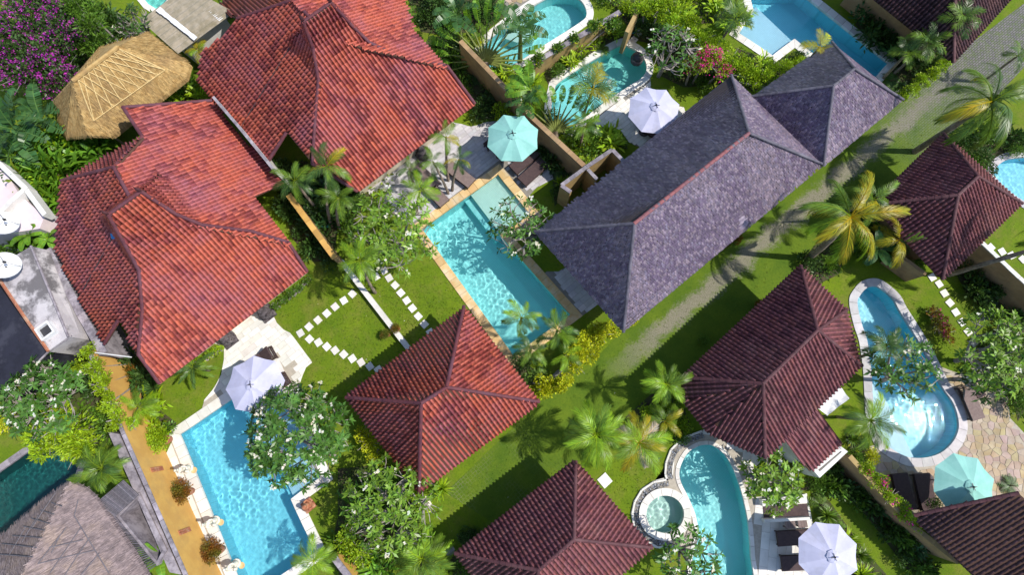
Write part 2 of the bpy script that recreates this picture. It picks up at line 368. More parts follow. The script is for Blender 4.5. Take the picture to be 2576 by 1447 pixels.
# ------------------------------------------------------------------ pools
POOL_HOLES = []; WAVES = [(RNG.uniform(0, 6.28), 10 ** RNG.uniform(-.80, -.22), RNG.uniform(0, 6.28)) for _ in range(34)]
def wave_z(X, Y, amp):
    Z = np.zeros_like(X)
    for a, L, ph in WAVES: Z += L * np.sin((X * math.cos(a) + Y * math.sin(a)) * 6.283 / L + ph)
    env = .55 + .45 * np.sin(X * .9 + 1.3) * np.sin(Y * 1.1 + .4) + .25 * np.sin(X * .37 + Y * .51)
    return Z * amp * np.clip(env, .2, 1.3)
def pool(label, pts, depth, mat, smooth=False, cop=None, shelves=(), zw=-.10, amp=.0022, step=.05, name='swimming_pool', cat='pool', skip=None, cz=.045):
    loop = world2(pts)
    if smooth: loop = ccw(smooth_loop(loop, 5))
    POOL_HOLES.append(loop)
    cx = sum(p[0] for p in loop) / len(loop); cy = sum(p[1] for p in loop) / len(loop)
    root = thing(name, label, cat, (cx, cy, 0)); pin = inv(root)
    mb = MB(); n = len(loop)                       # basin walls and floor
    for i in range(n):
        p, q = loop[i], loop[(i + 1) % n]; mb.face([(p[0], p[1], -.001), (q[0], q[1], -.001), (q[0], q[1], -depth), (p[0], p[1], -depth)])
    sh = [(world2(s), d, mk) for s, d, mk in shelves]
    vs = [Vector(p) for p in loop]; es = [(i, (i + 1) % n) for i in range(n)]
    V, _, F, *_ = delaunay_2d_cdt(vs, es, [], 0, 1e-5); k = len(mb.V)
    for v in V: mb.v((v[0], v[1], -depth))
    for f in F:
        c = (sum(V[i][0] for i in f) / 3, sum(V[i][1] for i in f) / 3)
        if inside(c, loop): mb.F.append([k + i for i in f])
    bo = mb.build('basin', M[mat], root, pin); bo.cycles.is_caustics_receiver = True
    for s, d, mk in sh:                            # shallow shelves and steps inside the basin
        m2 = MB(); m2.prism(s, -depth + .002, -d); so = m2.build('step', M[mk], root, pin); so.cycles.is_caustics_receiver = True
    xs = [p[0] for p in loop]; ys = [p[1] for p in loop]
    gx = np.arange(min(xs) - .1, max(xs) + .2, step); gy = np.arange(min(ys) - .1, max(ys) + .2, step)
    X, Y = np.meshgrid(gx, gy); ins = inside_np(X, Y, loop); d2 = ins.copy()
    d2[1:] |= ins[:-1]; d2[:-1] |= ins[1:]; d2[:, 1:] |= ins[:, :-1]; d2[:, :-1] |= ins[:, 1:]
    Z = zw + wave_z(X, Y, amp); w = X.shape[1]
    cell = d2[:-1, :-1] & d2[1:, :-1] & d2[:-1, 1:] & d2[1:, 1:]; j, i = np.nonzero(cell); b = j * w + i
    Q = np.stack([b, b + 1, b + w + 1, b + w], 1); used = np.unique(Q); remap = -np.ones(X.size, int); remap[used] = np.arange(len(used))
    Vw = np.stack([X.ravel(), Y.ravel(), Z.ravel()], 1)[used]
    me = quad_mesh('water', Vw, remap[Q], np.ones((len(Vw), 3)), M['water'], True)
    wo = link(bpy.data.objects.new('water', me), root, pin); wo.cycles.is_caustics_caster = True
    if cop:
        width, cm, slen = cop; lp = []; cuts = []
        for i in range(n):
            p, q = Vector(loop[i]), Vector(loop[(i + 1) % n]); kk = 1 if smooth else max(1, round((q - p).length / slen))
            for t in range(kk): cuts.append(len(lp)); lp.append(p.lerp(q, t / kk))
        if smooth:                                  # cut the curve by stone length
            tot = 0; cuts = [0]
            for i in range(1, len(lp)):
                tot += (lp[i] - lp[i - 1]).length
                if tot >= slen: cuts.append(i); tot = 0
        inn = offset_loop(lp, -.03); out = offset_loop(lp, width); m_ = len(lp)
        for a, b in zip(cuts, cuts[1:] + [m_]):
            ids = list(range(a, b + 1)); q = [inn[i % m_].copy() for i in ids] + [out[i % m_].copy() for i in reversed(ids)]
            e0, e1 = (lp[(a + 1) % m_] - lp[a]).normalized() * .008, (lp[b % m_] - lp[b - 1]).normalized() * .008
            q[0] += e0; q[-1] += e0; q[len(ids) - 1] -= e1; q[len(ids)] -= e1
            m3 = MB(); m3.t = tintv(.82, 1.12); m3.prism(ccw([tuple(v) for v in q]), -.14, cz + random.uniform(-.003, .003)); m3.build('coping_stone', M[cm], root, pin)
    return root, loop

P1 = [(450, 1093), (690, 928), (812, 1200), (735, 1257), (798, 1390), (618, 1512)]
pool('wide blue pool with step shelf beside the tan wall and white statues', P1, 1.5, 'pool_blue', cop=(.42, 'limestone', .6), amp=.0028,
     shelves=[([(703, 965), (690, 928), (812, 1200), (735, 1257), (640, 1050)], .35, 'pool_sky'), ([(640, 1050), (735, 1257), (722, 1266), (627, 1058)], .8, 'pool_blue')])
P2 = [(1253, 436), (1058, 575), (1292, 900), (1438, 792), (1262, 592), (1338, 540)]
pool('long turquoise pool with sandstone edge beside the shingled house', P2, 1.5, 'pool_turq', cop=(.40, 'sandstone', .5), amp=.0024,
     shelves=[([(1253, 436), (1184, 487), (1262, 590), (1338, 540)], .30, 'pool_pale'), ([(1184, 487), (1168, 498), (1247, 603), (1262, 590)], .75, 'pool_turq')])
P3 = [(1414, 197), (1551, 115), (1585, 117), (1612, 134), (1627, 157), (1627, 181), (1612, 201), (1591, 214), (1525, 258), (1470, 300), (1430, 330), (1398, 325), (1384, 290), (1392, 230)]
pool('teardrop green pool below the flowering vine trellis', P3, 1.4, 'pool_green', True, cop=(.34, 'limestone', .55),
     shelves=[(T(2, 0, 560, 500), ) and ([(1478, 165), (1540, 180), (1572, 215), (1560, 236), (1525, 258), (1470, 300), (1430, 330), (1398, 325), (1384, 290), (1392, 230), (1414, 197)], .7, 'pool_turq')])
P4 = [(1381, -10), (1440, -12), (1468, 6), (1478, 37), (1458, 60), (1368, 117), (1310, 155), (1262, 176), (1222, 172), (1207, 150), (1222, 105), (1300, 40)]
pool('turquoise pool behind the ochre garden wall and traveller palm', P4, 1.3, 'pool_turq', True, cop=(.36, 'limestone', .55),
     shelves=[([(1300, 45), (1335, 40), (1352, 65), (1340, 90), (1300, 100), (1270, 90)], .3, 'pool_pale')])
P5 = [(1880, -20), (2015, -20), (2041, 0), (2237, 157), (2205, 195), (2120, 190), (2031, 128), (1998, 100), (1943, 142), (1856, 84), (1893, 27)]
pool('large blue lap pool running past the shingled roof hip', P5, 1.5, 'pool_blue', cop=(.40, 'limestone', .6), amp=.003,
     shelves=[([(1856, 84), (1893, 27), (1905, 10), (1960, 62), (2010, 110), (1998, 100), (1943, 142)], .3, 'pool_sky')])
P6 = [(2497, 440), (2503, 420), (2526, 402), (2560, 395), (2640, 395), (2700, 440), (2640, 540), (2580, 512), (2530, 478)]
pool('small round blue pool cut by the picture edge', P6, 1.3, 'pool_blue', True, cop=(.34, 'greystone', .5))
P7 = [(2153, 762), (2161, 741), (2178, 723), (2202, 718), (2222, 728), (2249, 752), (2265, 782), (2319, 869), (2369, 968), (2399, 1013), (2412, 1053), (2412, 1085), (2396, 1117), (2366, 1143), (2326, 1155), (2282, 1153), (2242, 1133), (2215, 1110), (2197, 1060), (2192, 1000), (2188, 930), (2178, 860), (2163, 812)]
pool('long rounded blue pool on the honey flagstone terrace', P7, 1.4, 'pool_blue', True, cop=(.38, 'greystone', .5), amp=.0024,
     shelves=[([(2240, 1010), (2312, 1156), (2282, 1153), (2242, 1133), (2215, 1110), (2197, 1060), (2192, 1000), (2190, 945)], .45, 'pool_sky')])
P8 = TL(2, 2, [(1240, 680), (1260, 600), (1310, 520), (1380, 475), (1440, 460), (1510, 470), (1590, 530), (1650, 620), (1700, 740), (1740, 880), (1770, 1020), (1785, 1150), (1795, 1300), (1800, 1520), (1560, 1560), (1345, 1520), (1330, 1400), (1345, 1290), (1370, 1200), (1380, 1110), (1370, 1030), (1345, 950), (1300, 850), (1255, 760)])
pool('curving turquoise pool joined to the round spa tub', P8, 1.4, 'pool_turq', True, cop=(.14, 'limestone', .5), amp=.0024)
cj = S(*T(2, 2, 1140, 990), .3); rj = 1.0
ring = [(1140 + 150 * math.cos(k * math.pi / 12), 990 + 150 * math.sin(k * math.pi / 12)) for k in range(24)]
pool('round raised spa tub with white rim beside the curving pool', TL(2, 2, ring), .75, 'pool_pale', True, cop=(.30, 'limestone', .45), zw=-.04, name='spa_tub', cat='spa tub', cz=.12, amp=.004)
P10 = [(-60, 1226), (0, 1184), (110, 1107), (170, 1125), (205, 1160), (190, 1205), (127, 1247), (0, 1361), (-60, 1400)]
pool('dark green pool beside the old grey thatched roof', P10, 1.8, 'pool_dark', cop=(.25, 'coping_grey', .6), amp=.002)
P11 = [(330, -40), (440, -40), (425, 0), (397, 27), (372, 12)]
pool('small teal pool corner behind the corrugated sheet roof', P11, 1.3, 'pool_green', cop=(.3, 'limestone', .5), amp=.003)

# ------------------------------------------------------------------ ground
GROUND = sheet('lawn', [(-140, -120), (140, -120), (140, 160), (-140, 160)], 0.0, M['lawn'], POOL_HOLES)
lane_b = S(1700, 800).dot(E2)
LANE = [(1000, 1560), (1100, 1447), (1230, 1310), (1120, 1240), (1360, 1010), (1440, 960), (1570, 830), (2070, 420), (2280, 240), (2385, 152), (2620, -25), (2640, 100), (2500, 250), (2372, 350), (2020, 680), (1720, 940), (1660, 1010), (1520, 1120), (1448, 1170), (1147, 1400), (1090, 1560)]
sheet('lane', world2(LANE), .006, lane_material(lane_b), POOL_HOLES)

def paving(name, pts, mat, mort, size=(.62, .31), ang=TH, z=.03, holes=(), hexa=False, smooth=False, lo=.86, hi=1.08, gap=.012):
    """a mortar bed with each paver laid on it as a piece of its own"""
    poly = world2(pts)
    if smooth: poly = ccw(smooth_loop(poly, 3))
    base = sheet(name, poly, .012, M[mort], holes)
    ca, sa = math.cos(ang), math.sin(ang); to = lambda p: (p[0] * ca + p[1] * sa, -p[0] * sa + p[1] * ca); back = lambda p: (p[0] * ca - p[1] * sa, p[0] * sa + p[1] * ca)
    lp = ccw([to(p) for p in poly]); xs = [p[0] for p in lp]; ys = [p[1] for p in lp]; n = 0; w, h = size
    for r in range(int((max(ys) - min(ys)) / h) + 2):
        x = min(xs) - random.uniform(0, w); y0 = min(ys) + r * h
        while x < max(xs):
            ww = w * random.choice((.7, 1, 1, 1.25)); rect = [(x + gap / 2, y0 + gap / 2), (x + ww - gap / 2, y0 + gap / 2), (x + ww - gap / 2, y0 + h - gap / 2), (x + gap / 2, y0 + h - gap / 2)]; x += ww
            q = clip_convex(lp, rect)
            if len(q) < 3 or abs(area(q)) < .02: continue
            q = [back(p) for p in ccw(q)]; c = (sum(p[0] for p in q) / len(q), sum(p[1] for p in q) / len(q))
            if any(inside(p, H) for H in holes for p in q + [c]): continue
            mb = MB(); mb.t = tintv(lo, hi); mb.prism(q, .002, z + random.uniform(-.003, .003)); mb.build('paver', M[mat], base); n += 1
    return base
cop_hole = lambda loop, w: [tuple(v) for v in offset_loop(loop, w)]
H1, H2, H3, H4, H5, H6, H7, H8, H9 = POOL_HOLES[:9]
paving('patio', [(500, 850), (640, 735), (690, 780), (690, 797), (696, 812), (714, 830), (730, 838), (740, 850), (756, 872), (786, 912), (770, 925), (760, 949), (752, 973), (745, 1010), (728, 1010), (695, 935), (516, 1050), (507, 1034), (515, 1006), (535, 982), (545, 966), (557, 943), (564, 905), (564, 873)], 'limestone', 'mortar', (.66, .30), holes=[cop_hole(H1, .40)])
paving('pool_deck', [(418, 1145), (445, 1085), (630, 1512), (590, 1512), (559, 1447)], 'limestone', 'mortar', (.7, .45), ang=math.radians(-62), holes=[cop_hole(H1, .40)])
paving('terrace', [(900, 440), (1090, 300), (1161, 312), (1180, 318), (1199, 316), (1221, 307), (1264, 304), (1305, 318), (1345, 365), (1383, 420), (1392, 450), (1350, 472), (1325, 500), (1253, 420), (1042, 570), (1030, 562), (1000, 545), (965, 500), (930, 490)], 'greystone', 'mortar_dark', (.55, .2), holes=[cop_hole(H2, .38)])
paving('terrace', [(1636, 198), (1638, 232), (1650, 258), (1720, 270), (1740, 330), (1640, 395), (1610, 371), (1582, 358), (1563, 330), (1548, 321), (1505, 318), (1480, 305), (1430, 345), (1400, 340), (1430, 330), (1470, 305), (1525, 263), (1591, 219)], 'limestone', 'mortar_dark', (.5, .24), ang=TH, holes=[cop_hole(H3, .32)])
paving('terrace', [(1366, 690), (1376, 683), (1405, 684), (1440, 660), (1540, 740), (1462, 797)], 'greystone', 'mortar_dark', (.6, .3), holes=[cop_hole(H2, .38)])
PT6 = TL(2, 2, [(1420, 360), (1270, 410), (1180, 500), (1140, 600), (1130, 680), (1145, 715), (1050, 740), (960, 800), (905, 890), (885, 980), (900, 1080), (950, 1160), (1020, 1220), (1080, 1250), (1240, 1215), (1330, 1300), (1320, 1540)]) + [(1740, 1500), (2080, 1500), (2048, 1340), (2029, 1242), (1892, 1252), (1899, 1226), (1880, 1195), (1915, 1160), (1990, 1130), (1880, 1090), (1800, 1070)]
paving('pool_deck', PT6, 'limestone', 'mortar', (.8, .42), ang=math.radians(80), holes=[cop_hole(H8, .12), cop_hole(H9, .29)], lo=.9, hi=1.05)
PT5 = [(2185, 1125), (2215, 1115), (2300, 1165), (2420, 1110), (2420, 1040), (2345, 915), (2400, 936), (2450, 952), (2470, 927), (2517, 903), (2533, 982), (2541, 1053), (2590, 1105), (2640, 1300), (2500, 1310), (2290, 1310), (2235, 1225), (2195, 1185)]
def crazy_paving(name, pts, mat, mort, cell=.34, holes=()):
    poly = world2(pts); base = sheet(name, poly, .012, M[mort], holes)
    xs = [p[0] for p in poly]; ys = [p[1] for p in poly]; seeds = []
    for i in range(int((max(xs) - min(xs)) / cell) + 3):
        for j in range(int((max(ys) - min(ys)) / cell) + 3): seeds.append((min(xs) + (i - 1 + random.uniform(.1, .9)) * cell, min(ys) + (j - 1 + random.uniform(.1, .9)) * cell))
    for s in seeds:
        if not inside(s, poly): continue
        q = [(s[0] - .6, s[1] - .6), (s[0] + .6, s[1] - .6), (s[0] + .6, s[1] + .6), (s[0] - .6, s[1] + .6)]
        for o in seeds:
            d = Vector((o[0] - s[0], o[1] - s[1])); L = d.length
            if 1e-6 < L < 1.4:
                m = Vector(s) + d * .5 - d.normalized() * .012; t = Vector((-d.y, d.x)).normalized()
                q = clip_convex(q, [tuple(m + t * 9 - d.normalized() * 18), tuple(m - t * 9 - d.normalized() * 18), tuple(m - t * 9), tuple(m + t * 9)][::1])
                if len(q) < 3: break
        if len(q) < 3 or any(inside(p, H) for H in holes for p in q) or not all(inside(p, poly) for p in q): continue
        mb = MB(); mb.t = (lambda k: (k, k * random.uniform(.9, 1.05), k * random.uniform(.75, 1.15)))(random.uniform(.86, 1.08)); mb.prism(ccw(q), .002, .03 + random.uniform(-.004, .004)); mb.build('flagstone', M[mat], base)
crazy_paving('terrace', PT5, 'flagstone', 'mortar', holes=[cop_hole(H7, .36)])
crazy_paving('path', [(1290, 30), (1240, -20), (1330, -30), (1390, -25), (1300, 30)], 'flagstone', 'mortar_dark', holes=[cop_hole(H4, .34)])

# stepping stones, each a piece of the lawn
ST = [(1, 1, p) for p in ((722, 765), (658, 815), (592, 862), (530, 912), (463, 962), (396, 1012), (332, 1060), (400, 1105), (467, 1130), (530, 1162), (592, 1190), (657, 1220), (722, 1252), (787, 1280), (853, 1310), (918, 1337), (900, 635), (918, 535), (960, 590), (998, 645), (1043, 700), (1086, 757), (1130, 815), (1173, 873), (1217, 933), (1262, 993), (1308, 1055))]
ST += [(3, 1, p) for p in ((1235, 640), (1287, 690), (1327, 760), (1368, 832), (1412, 903), (1458, 978), (1505, 1050), (1545, 1130), (1675, 415), (1760, 447), (1832, 475), (1915, 505))] + [(2, 0, (945, 250)), (2, 0, (910, 298)), (2, 2, (690, 737))]
for c, r, p in ST:
    o = S(*T(c, r, *p)); big = .37 if (c, r) != (2, 2) else .56; ang = TH + random.uniform(-.12, .12) - (.15 if c == 3 else 0); mb = MB(); mb.t = tintv(.85, 1.1)
    ca, sa = math.cos(ang), math.sin(ang); h = big / 2; w = h * random.uniform(.92, 1.02)
    q = [(o.x + x * ca - y * sa, o.y + x * sa + y * ca) for x, y in ((-w, -h), (w * .97, -h), (w, h), (-w * .98, h))]
    mb.prism(q, -.02, .045); mb.build('stepping_stone', M['limestone'], GROUND)

# ------------------------------------------------------------------ roofs
CAMP = Vector((0, 0, CAM_H))
def in_frame(p):
    d = p - CAMP; y = d.y * _c + d.z * _s; z = -d.y * _s + d.z * _c
    return abs(_f * d.x / -z) < 1300 and abs(_f * y / -z) < 735
def pantile(w, l):
    prof = [(-.5, .03), (-.43, -.012), (-.08, -.012), (.04, .045), (.2, .082), (.37, .08), (.51, .03)]
    V, Q = [], []
    for x, z in prof: V.append((x * w, l * .58, z - .012))
    for x, z in prof: V.append((x * w, -l * .58, z + .014))
    for x, z in prof: V.append((x * w, -l * .58, z - .018))
    n = len(prof)
    for i in range(n - 1): Q.append((i + n, i + n + 1, i + 1, i)); Q.append((i + 2 * n, i + 2 * n + 1, i + n + 1, i + n))
    groove_shade = np.array([.62 if z < 0 else (.85 if z < .04 else 1.06) for _ in range(3) for x, z in prof], np.float32)[:, None]  # groove shade painted into the vertex tint: pans darker, roll tops lighter
    return np.array(V, np.float32), np.array(Q, np.int32), groove_shade
def flat_shingle(w, l):
    a, b = w * .47, l * .75
    V = [(-a, b, -.004), (a, b, -.004), (a, -b, .022), (-a, -b, .022), (a, -b, -.004), (-a, -b, -.004), ]
    Q = [(3, 2, 1, 0), (5, 4, 2, 3), (4, 4, 1, 2), (0, 5, 3, 3)]
    return np.array(V, np.float32), np.array(Q[:2], np.int32), np.ones((6, 1), np.float32)
def cap_mesh(name, mat, L=.34, r=.09, k=6):
    mb = MB(); rows = []
    for x, rr in ((-L / 2, r * 1.08), (L / 2, r * .92)):
        rows.append([mb.v((x, rr * math.cos(math.pi * i / k), rr * math.sin(math.pi * i / k) * .85)) for i in range(k + 1)])
    for i in range(k): mb.F.append([rows[0][i], rows[1][i], rows[1][i + 1], rows[0][i + 1]])
    mb.F.append(rows[0][::-1]); return mb.mesh(name, mat, False)
TILE_CACHE = {}
def tile_variants(kind, mat, w, l, nvar=16):
    key = (kind, mat)
    if key not in TILE_CACHE:
        V, Q, groove_shade = pantile(w, l) if kind == 'tile' else flat_shingle(w, l); out = []; nvar = nvar + 4
        for i in range(nvar):
            k = (random.uniform(.93, 1.07) if kind == 'tile' else random.uniform(.7, 1.25)); h = random.uniform(-.05, .05)
            t = (k * (1 + h), k, k * (1 - h * 1.5))
            if i >= nvar - 4: t = (.50 + .05 * (nvar - i), .48 + .04 * (nvar - i), .55 + .05 * (nvar - i))
            out.append((quad_mesh(kind, V, Q, np.tile(np.array(t), (len(V), 1)) * groove_shade, M[mat]), t))
        TILE_CACHE[key] = (V, Q, groove_shade, out)
    return TILE_CACHE[key]

def lay_roof(root, pin, faces, kind, mat, under, ridge=None, ridges=(), w=.2, l=.27, thick=.10, cap=(.34, .085), finials=(), board=False):
    """roof part: battens under it, every tile laid in courses on each slope; the 300 nearest tiles are pieces of their own"""
    mb = MB(); tiles = []
    for poly in faces:
        poly = [Vector(p) for p in poly]; n = Vector((0, 0, 0))
        for i in range(len(poly)):
            p, q = poly[i], poly[(i + 1) % len(poly)]; n += Vector(((p.y - q.y) * (p.z + q.z), (p.z - q.z) * (p.x + q.x), (p.x - q.x) * (p.y + q.y)))
        n.normalize()
        if n.z < 0: n = -n; poly = poly[::-1]
        d = Vector((n.x * n.z, n.y * n.z, -(n.x ** 2 + n.y ** 2))).normalized(); u = d.cross(n).normalized(); up = -d
        top = [mb.v(p - n * .012) for p in poly]; bot = [mb.v(p - n * thick) for p in poly]; mb.F.append(top); mb.F.append(bot[::-1])
        for i in range(len(poly)): j = (i + 1) % len(poly); mb.F.append([bot[i], bot[j], top[j], top[i]])
        p2 = [((p - poly[0]).dot(u), (p - poly[0]).dot(up)) for p in poly]
        ou = poly[0].dot(u) % w; ov = 0
        us = np.arange(min(q[0] for q in p2) - w, max(q[0] for q in p2) + w, w); us = us - ((us[0] + poly[0].dot(u)) % w)
        vs = np.arange(min(q[1] for q in p2) + l * .35, max(q[1] for q in p2) + l, l)
        X, Y = np.meshgrid(us, vs)
        if kind != 'tile': X = X + (np.arange(len(vs)) % 2)[:, None] * w * .5 + RNG.uniform(-.02, .02, X.shape); Y = Y + RNG.uniform(-.02, .02, Y.shape)
        ok = inside_np(X, Y, p2); pos = np.stack([X[ok], Y[ok]], 1)
        streak = [(random.uniform(us[0], us[-1]), random.uniform(vs[0], vs[-1]), random.uniform(.1, .8), random.uniform(.5, 2.6)) for _ in range(2 + int(len(pos) / 90))]
        for x, y in pos:
            c = poly[0] + u * float(x) + up * float(y) + n * .012
            dk = any(abs(x - a_) < w_ and abs(y - b_) < l_ for a_, b_, w_, l_ in streak) and random.random() < .5
            jit = random.uniform(-.035, .035) if random.random() < .97 else random.uniform(-.16, .16); uu = (u + up * jit).normalized(); vv = (up - u * jit).normalized()
            tiles.append((c, dk, Matrix(((uu.x, vv.x, n.x, c.x), (uu.y, vv.y, n.y, c.y), (uu.z, vv.z, n.z, c.z), (0, 0, 0, 1)))))
    roof = mb.build('roof', M[under], root, pin)
    V, Q, groove_shade, var = tile_variants(kind, mat, w, l)
    tiles.sort(key=lambda t: (t[0] - CAMP).length + (0 if in_frame(t[0]) else 100))
    pickv = lambda dk: var[-1 - random.randrange(4)] if dk else var[random.randrange(len(var) - 3)]
    for c, dk, m in tiles[:300]:
        o = bpy.data.objects.new(kind if kind == 'tile' else 'shingle', pickv(dk)[0]); COL.objects.link(o); o.parent = roof; o.matrix_basis = m
    rest = tiles[300:]
    if rest:
        R = np.array([np.array(m) for _, _, m in rest], np.float32); k = len(R)
        W = np.einsum('kij,nj->kni', R[:, :3, :3], V) + R[:, None, :3, 3]
        tt = np.array([pickv(q_[1])[1] for q_ in rest], np.float32)
        tt *= RNG.uniform(.96, 1.04, (k, 1))
        me = quad_mesh('remaining_tiles', W.reshape(-1, 3), (Q[None] + (np.arange(k) * len(V))[:, None, None]).reshape(-1, 4), np.repeat(tt, len(V), 0) * np.tile(groove_shade, (k, 1)), M[mat])
        o = link(bpy.data.objects.new('remaining_tiles' if kind == 'tile' else 'remaining_shingles', me), roof); o['kind'] = 'stuff'
    if ridge:
        cm = cap_mesh('ridge_tile', M[ridge], *cap)
        for p, q in ridges:
            p, q = Vector(p), Vector(q); L = (q - p).length; k = max(1, round(L / (cap[0] * .86)))
            x = (q - p).normalized(); y = Vector((0, 0, 1)).cross(x).normalized(); z = x.cross(y)
            for i in range(k):
                c = p.lerp(q, (i + .5) / k) + z * .055; o = bpy.data.objects.new('ridge_tile', cm); COL.objects.link(o); o.parent = roof
                o.matrix_basis = Matrix(((x.x, y.x, z.x, c.x), (x.y, y.y, z.y, c.y), (x.z, y.z, z.z, c.z), (0, 0, 0, 1)))
    for f, s in finials:
        mb = MB(); f = Vector(f); mb.lathe([(.11 * s, 0), (.15 * s, .1 * s), (.07 * s, .2 * s), (.12 * s, .3 * s), (.1 * s, .42 * s), (.03 * s, .55 * s), (.012 * s, .75 * s)], 8, f - Vector((0, 0, .08)), 1, .6)
        mb.build('finial', M['ridge_dark'], roof)
    return roof
def walls(root, pin, poly, z1, mat='plaster', z0=-.02, name='wall', thick=.22):
    """hollow wall ring on a plan polygon"""
    poly = ccw([(p[0], p[1]) for p in poly]); inn = offset_loop(poly, -thick)
    for i in range(len(poly)):
        j = (i + 1) % len(poly); mb = MB(); mb.prism([tuple(poly[i]), tuple(poly[j]), tuple(inn[j]), tuple(inn[i])], z0, z1); mb.build(name, M[mat], root, pin)
def ctr(pts): return (sum(p[0] for p in pts) / len(pts), sum(p[1] for p in pts) / len(pts), 0)

def hip_house(label, L, Tp, R, B, r0, r1, ze, zr, kind, mat, under, ridge, wallmat='plaster', cat='house', name='house', inset=.75, w=.2, l=.27, cap=(.34, .085), fin=(), skip_walls=False, top_ridge=None):
    c = [S(*q, ze) for q in (L, Tp, R, B)]; a, b = S(*r0, zr), S(*r1, zr)
    root = thing(name, label, cat, ctr(c)); pin = inv(root)
    faces = [[c[0], a, b, c[1]], [c[1], b, c[2]], [c[2], b, a, c[3]], [c[3], a, c[0]]]
    lay_roof(root, pin, faces, kind, mat, under, ridge, [(a, b), (c[0], a), (c[3], a), (c[1], b), (c[2], b)], w, l, cap=cap, finials=[(p, s) for p, s in ((a, .6), (b, .6)) if fin])
    if top_ridge:
        rf = [o for o in root.children if o.name.startswith('roof')][0]; cm = cap_mesh('ridge_tile', M[top_ridge], .36, .085); x = (b - a).normalized(); y = Vector((0, 0, 1)).cross(x).normalized(); z = x.cross(y); k = round((b - a).length / .31)
        for i in range(k):
            p = a.lerp(b, (i + .5) / k) + Vector((0, 0, .05)); o = bpy.data.objects.new('ridge_tile', cm); COL.objects.link(o); o.parent = rf; o.matrix_basis = Matrix(((x.x, y.x, z.x, p.x), (x.y, y.y, z.y, p.y), (x.z, y.z, z.z, p.z), (0, 0, 0, 1)))
    if not skip_walls:
        q = ccw([(p.x, p.y) for p in c]); walls(root, pin, [tuple(v) for v in offset_loop(q, -inset)], ze + .25, wallmat)
    return root, c, a, b

# pavilion in the middle
hip_house('square red tiled pavilion beside the stepping stones in the middle', (873, 1001), (1167, 773), (1354, 1011), (1055, 1240), (1060, 1015), (1124, 975), 2.6, 4.9, 'tile', 'tile_red', 'roof_under', 'ridge_red', name='pavilion', cat='pavilion')
# shingled houses
hip_house('long house with grey wooden shingle roof and red ridge tiles', (1347, 583), (1839, 191), (2068, 414), (1568, 834), (1595, 563), (1883, 336), 3.0, 5.7, 'shingle', 'shingle', 'shingle_under', 'ridge_shingle', w=.105, l=.145, cap=(.4, .075), inset=.9, top_ridge='ridge_clay')
hip_house('smaller grey shingled house joined behind the long one', (1895, 243), (2092, 108), (2269, 251), (2070, 417), (2095, 217), (2148, 174), 3.02, 4.75, 'shingle', 'shingle', 'shingle_under', 'ridge_shingle', w=.105, l=.145, cap=(.4, .075), inset=.9)
eb = thing('porch_roof', 'small rounded shingled porch roof swelling from the long grey eave', 'porch roof', tuple(S(1868, 575, 0))); ebp = inv(eb); c_ = S(1862, 560, 3.02); mb = MB(); rows = []
for i in range(9):
    r_ = .12 + i * .10; z_ = .52 - .5 * (i / 8) ** 1.4; rows.append([mb.v(c_ + E2 * (-.45 + r_ * math.sin(math.pi * k / 14) * .9) + E1 * (r_ * math.cos(math.pi * k / 14)) + Vector((0, 0, z_ + (.03 if i % 2 else 0)))) for k in range(15)])
for i in range(8):
    for k in range(14): mb.F.append([rows[i][k], rows[i + 1][k], rows[i + 1][k + 1], rows[i][k + 1]])
mb.build('shingle_cap', M['shingle'], eb, ebp); mb = MB()
for e_ in (-.7, .7): mb.tube([tuple(c_ + E1 * e_ + E2 * .1)[:2] + (0,), tuple(c_ + E1 * e_ + E2 * .1)[:2] + (2.95,)], .05, 6)
mb.build('post', M['trunk'], eb, ebp)
# brown tiled villas
hip_house('brown tiled villa right beside the large leaning coconut palm', (2195, 515), (2372, 338), (2568, 512), (2369, 703), (2408, 492), (2458, 445), 2.6, 4.3, 'tile', 'tile_dark', 'roof_under', 'ridge_dark', wallmat='wall_brown')
hip_house('brown tiled villa next to the round spa tub', (1147, 1393), (1448, 1163), (1638, 1378), (1340, 1640), (1354, 1435), (1444, 1358), 2.6, 4.2, 'tile', 'tile_dark', 'roof_under', 'ridge_dark', wallmat='plaster_white')
hip_house('dark tiled villa at the top corner beside the paved lane', (2110, -75), (2330, -230), (2590, -60), (2397, 157), (2400, -30), (2440, -70), 2.6, 4.3, 'tile', 'tile_black', 'roof_under', 'ridge_dark', wallmat='wall_brown')

def quad_roof_house(label, faces, ridges, wallpoly, zw, mat='tile_dark', ridge='ridge_dark', wallmat='plaster', fin=(), name='house', cat='house'):
    root = thing(name, label, cat, ctr([p for f in faces for p in f])); pin = inv(root)
    roof = lay_roof(root, pin, faces, 'tile', mat, 'roof_under', ridge, ridges, finials=fin)
    if wallpoly: walls(root, pin, wallpoly, zw, wallmat)
    return root, roof, pin

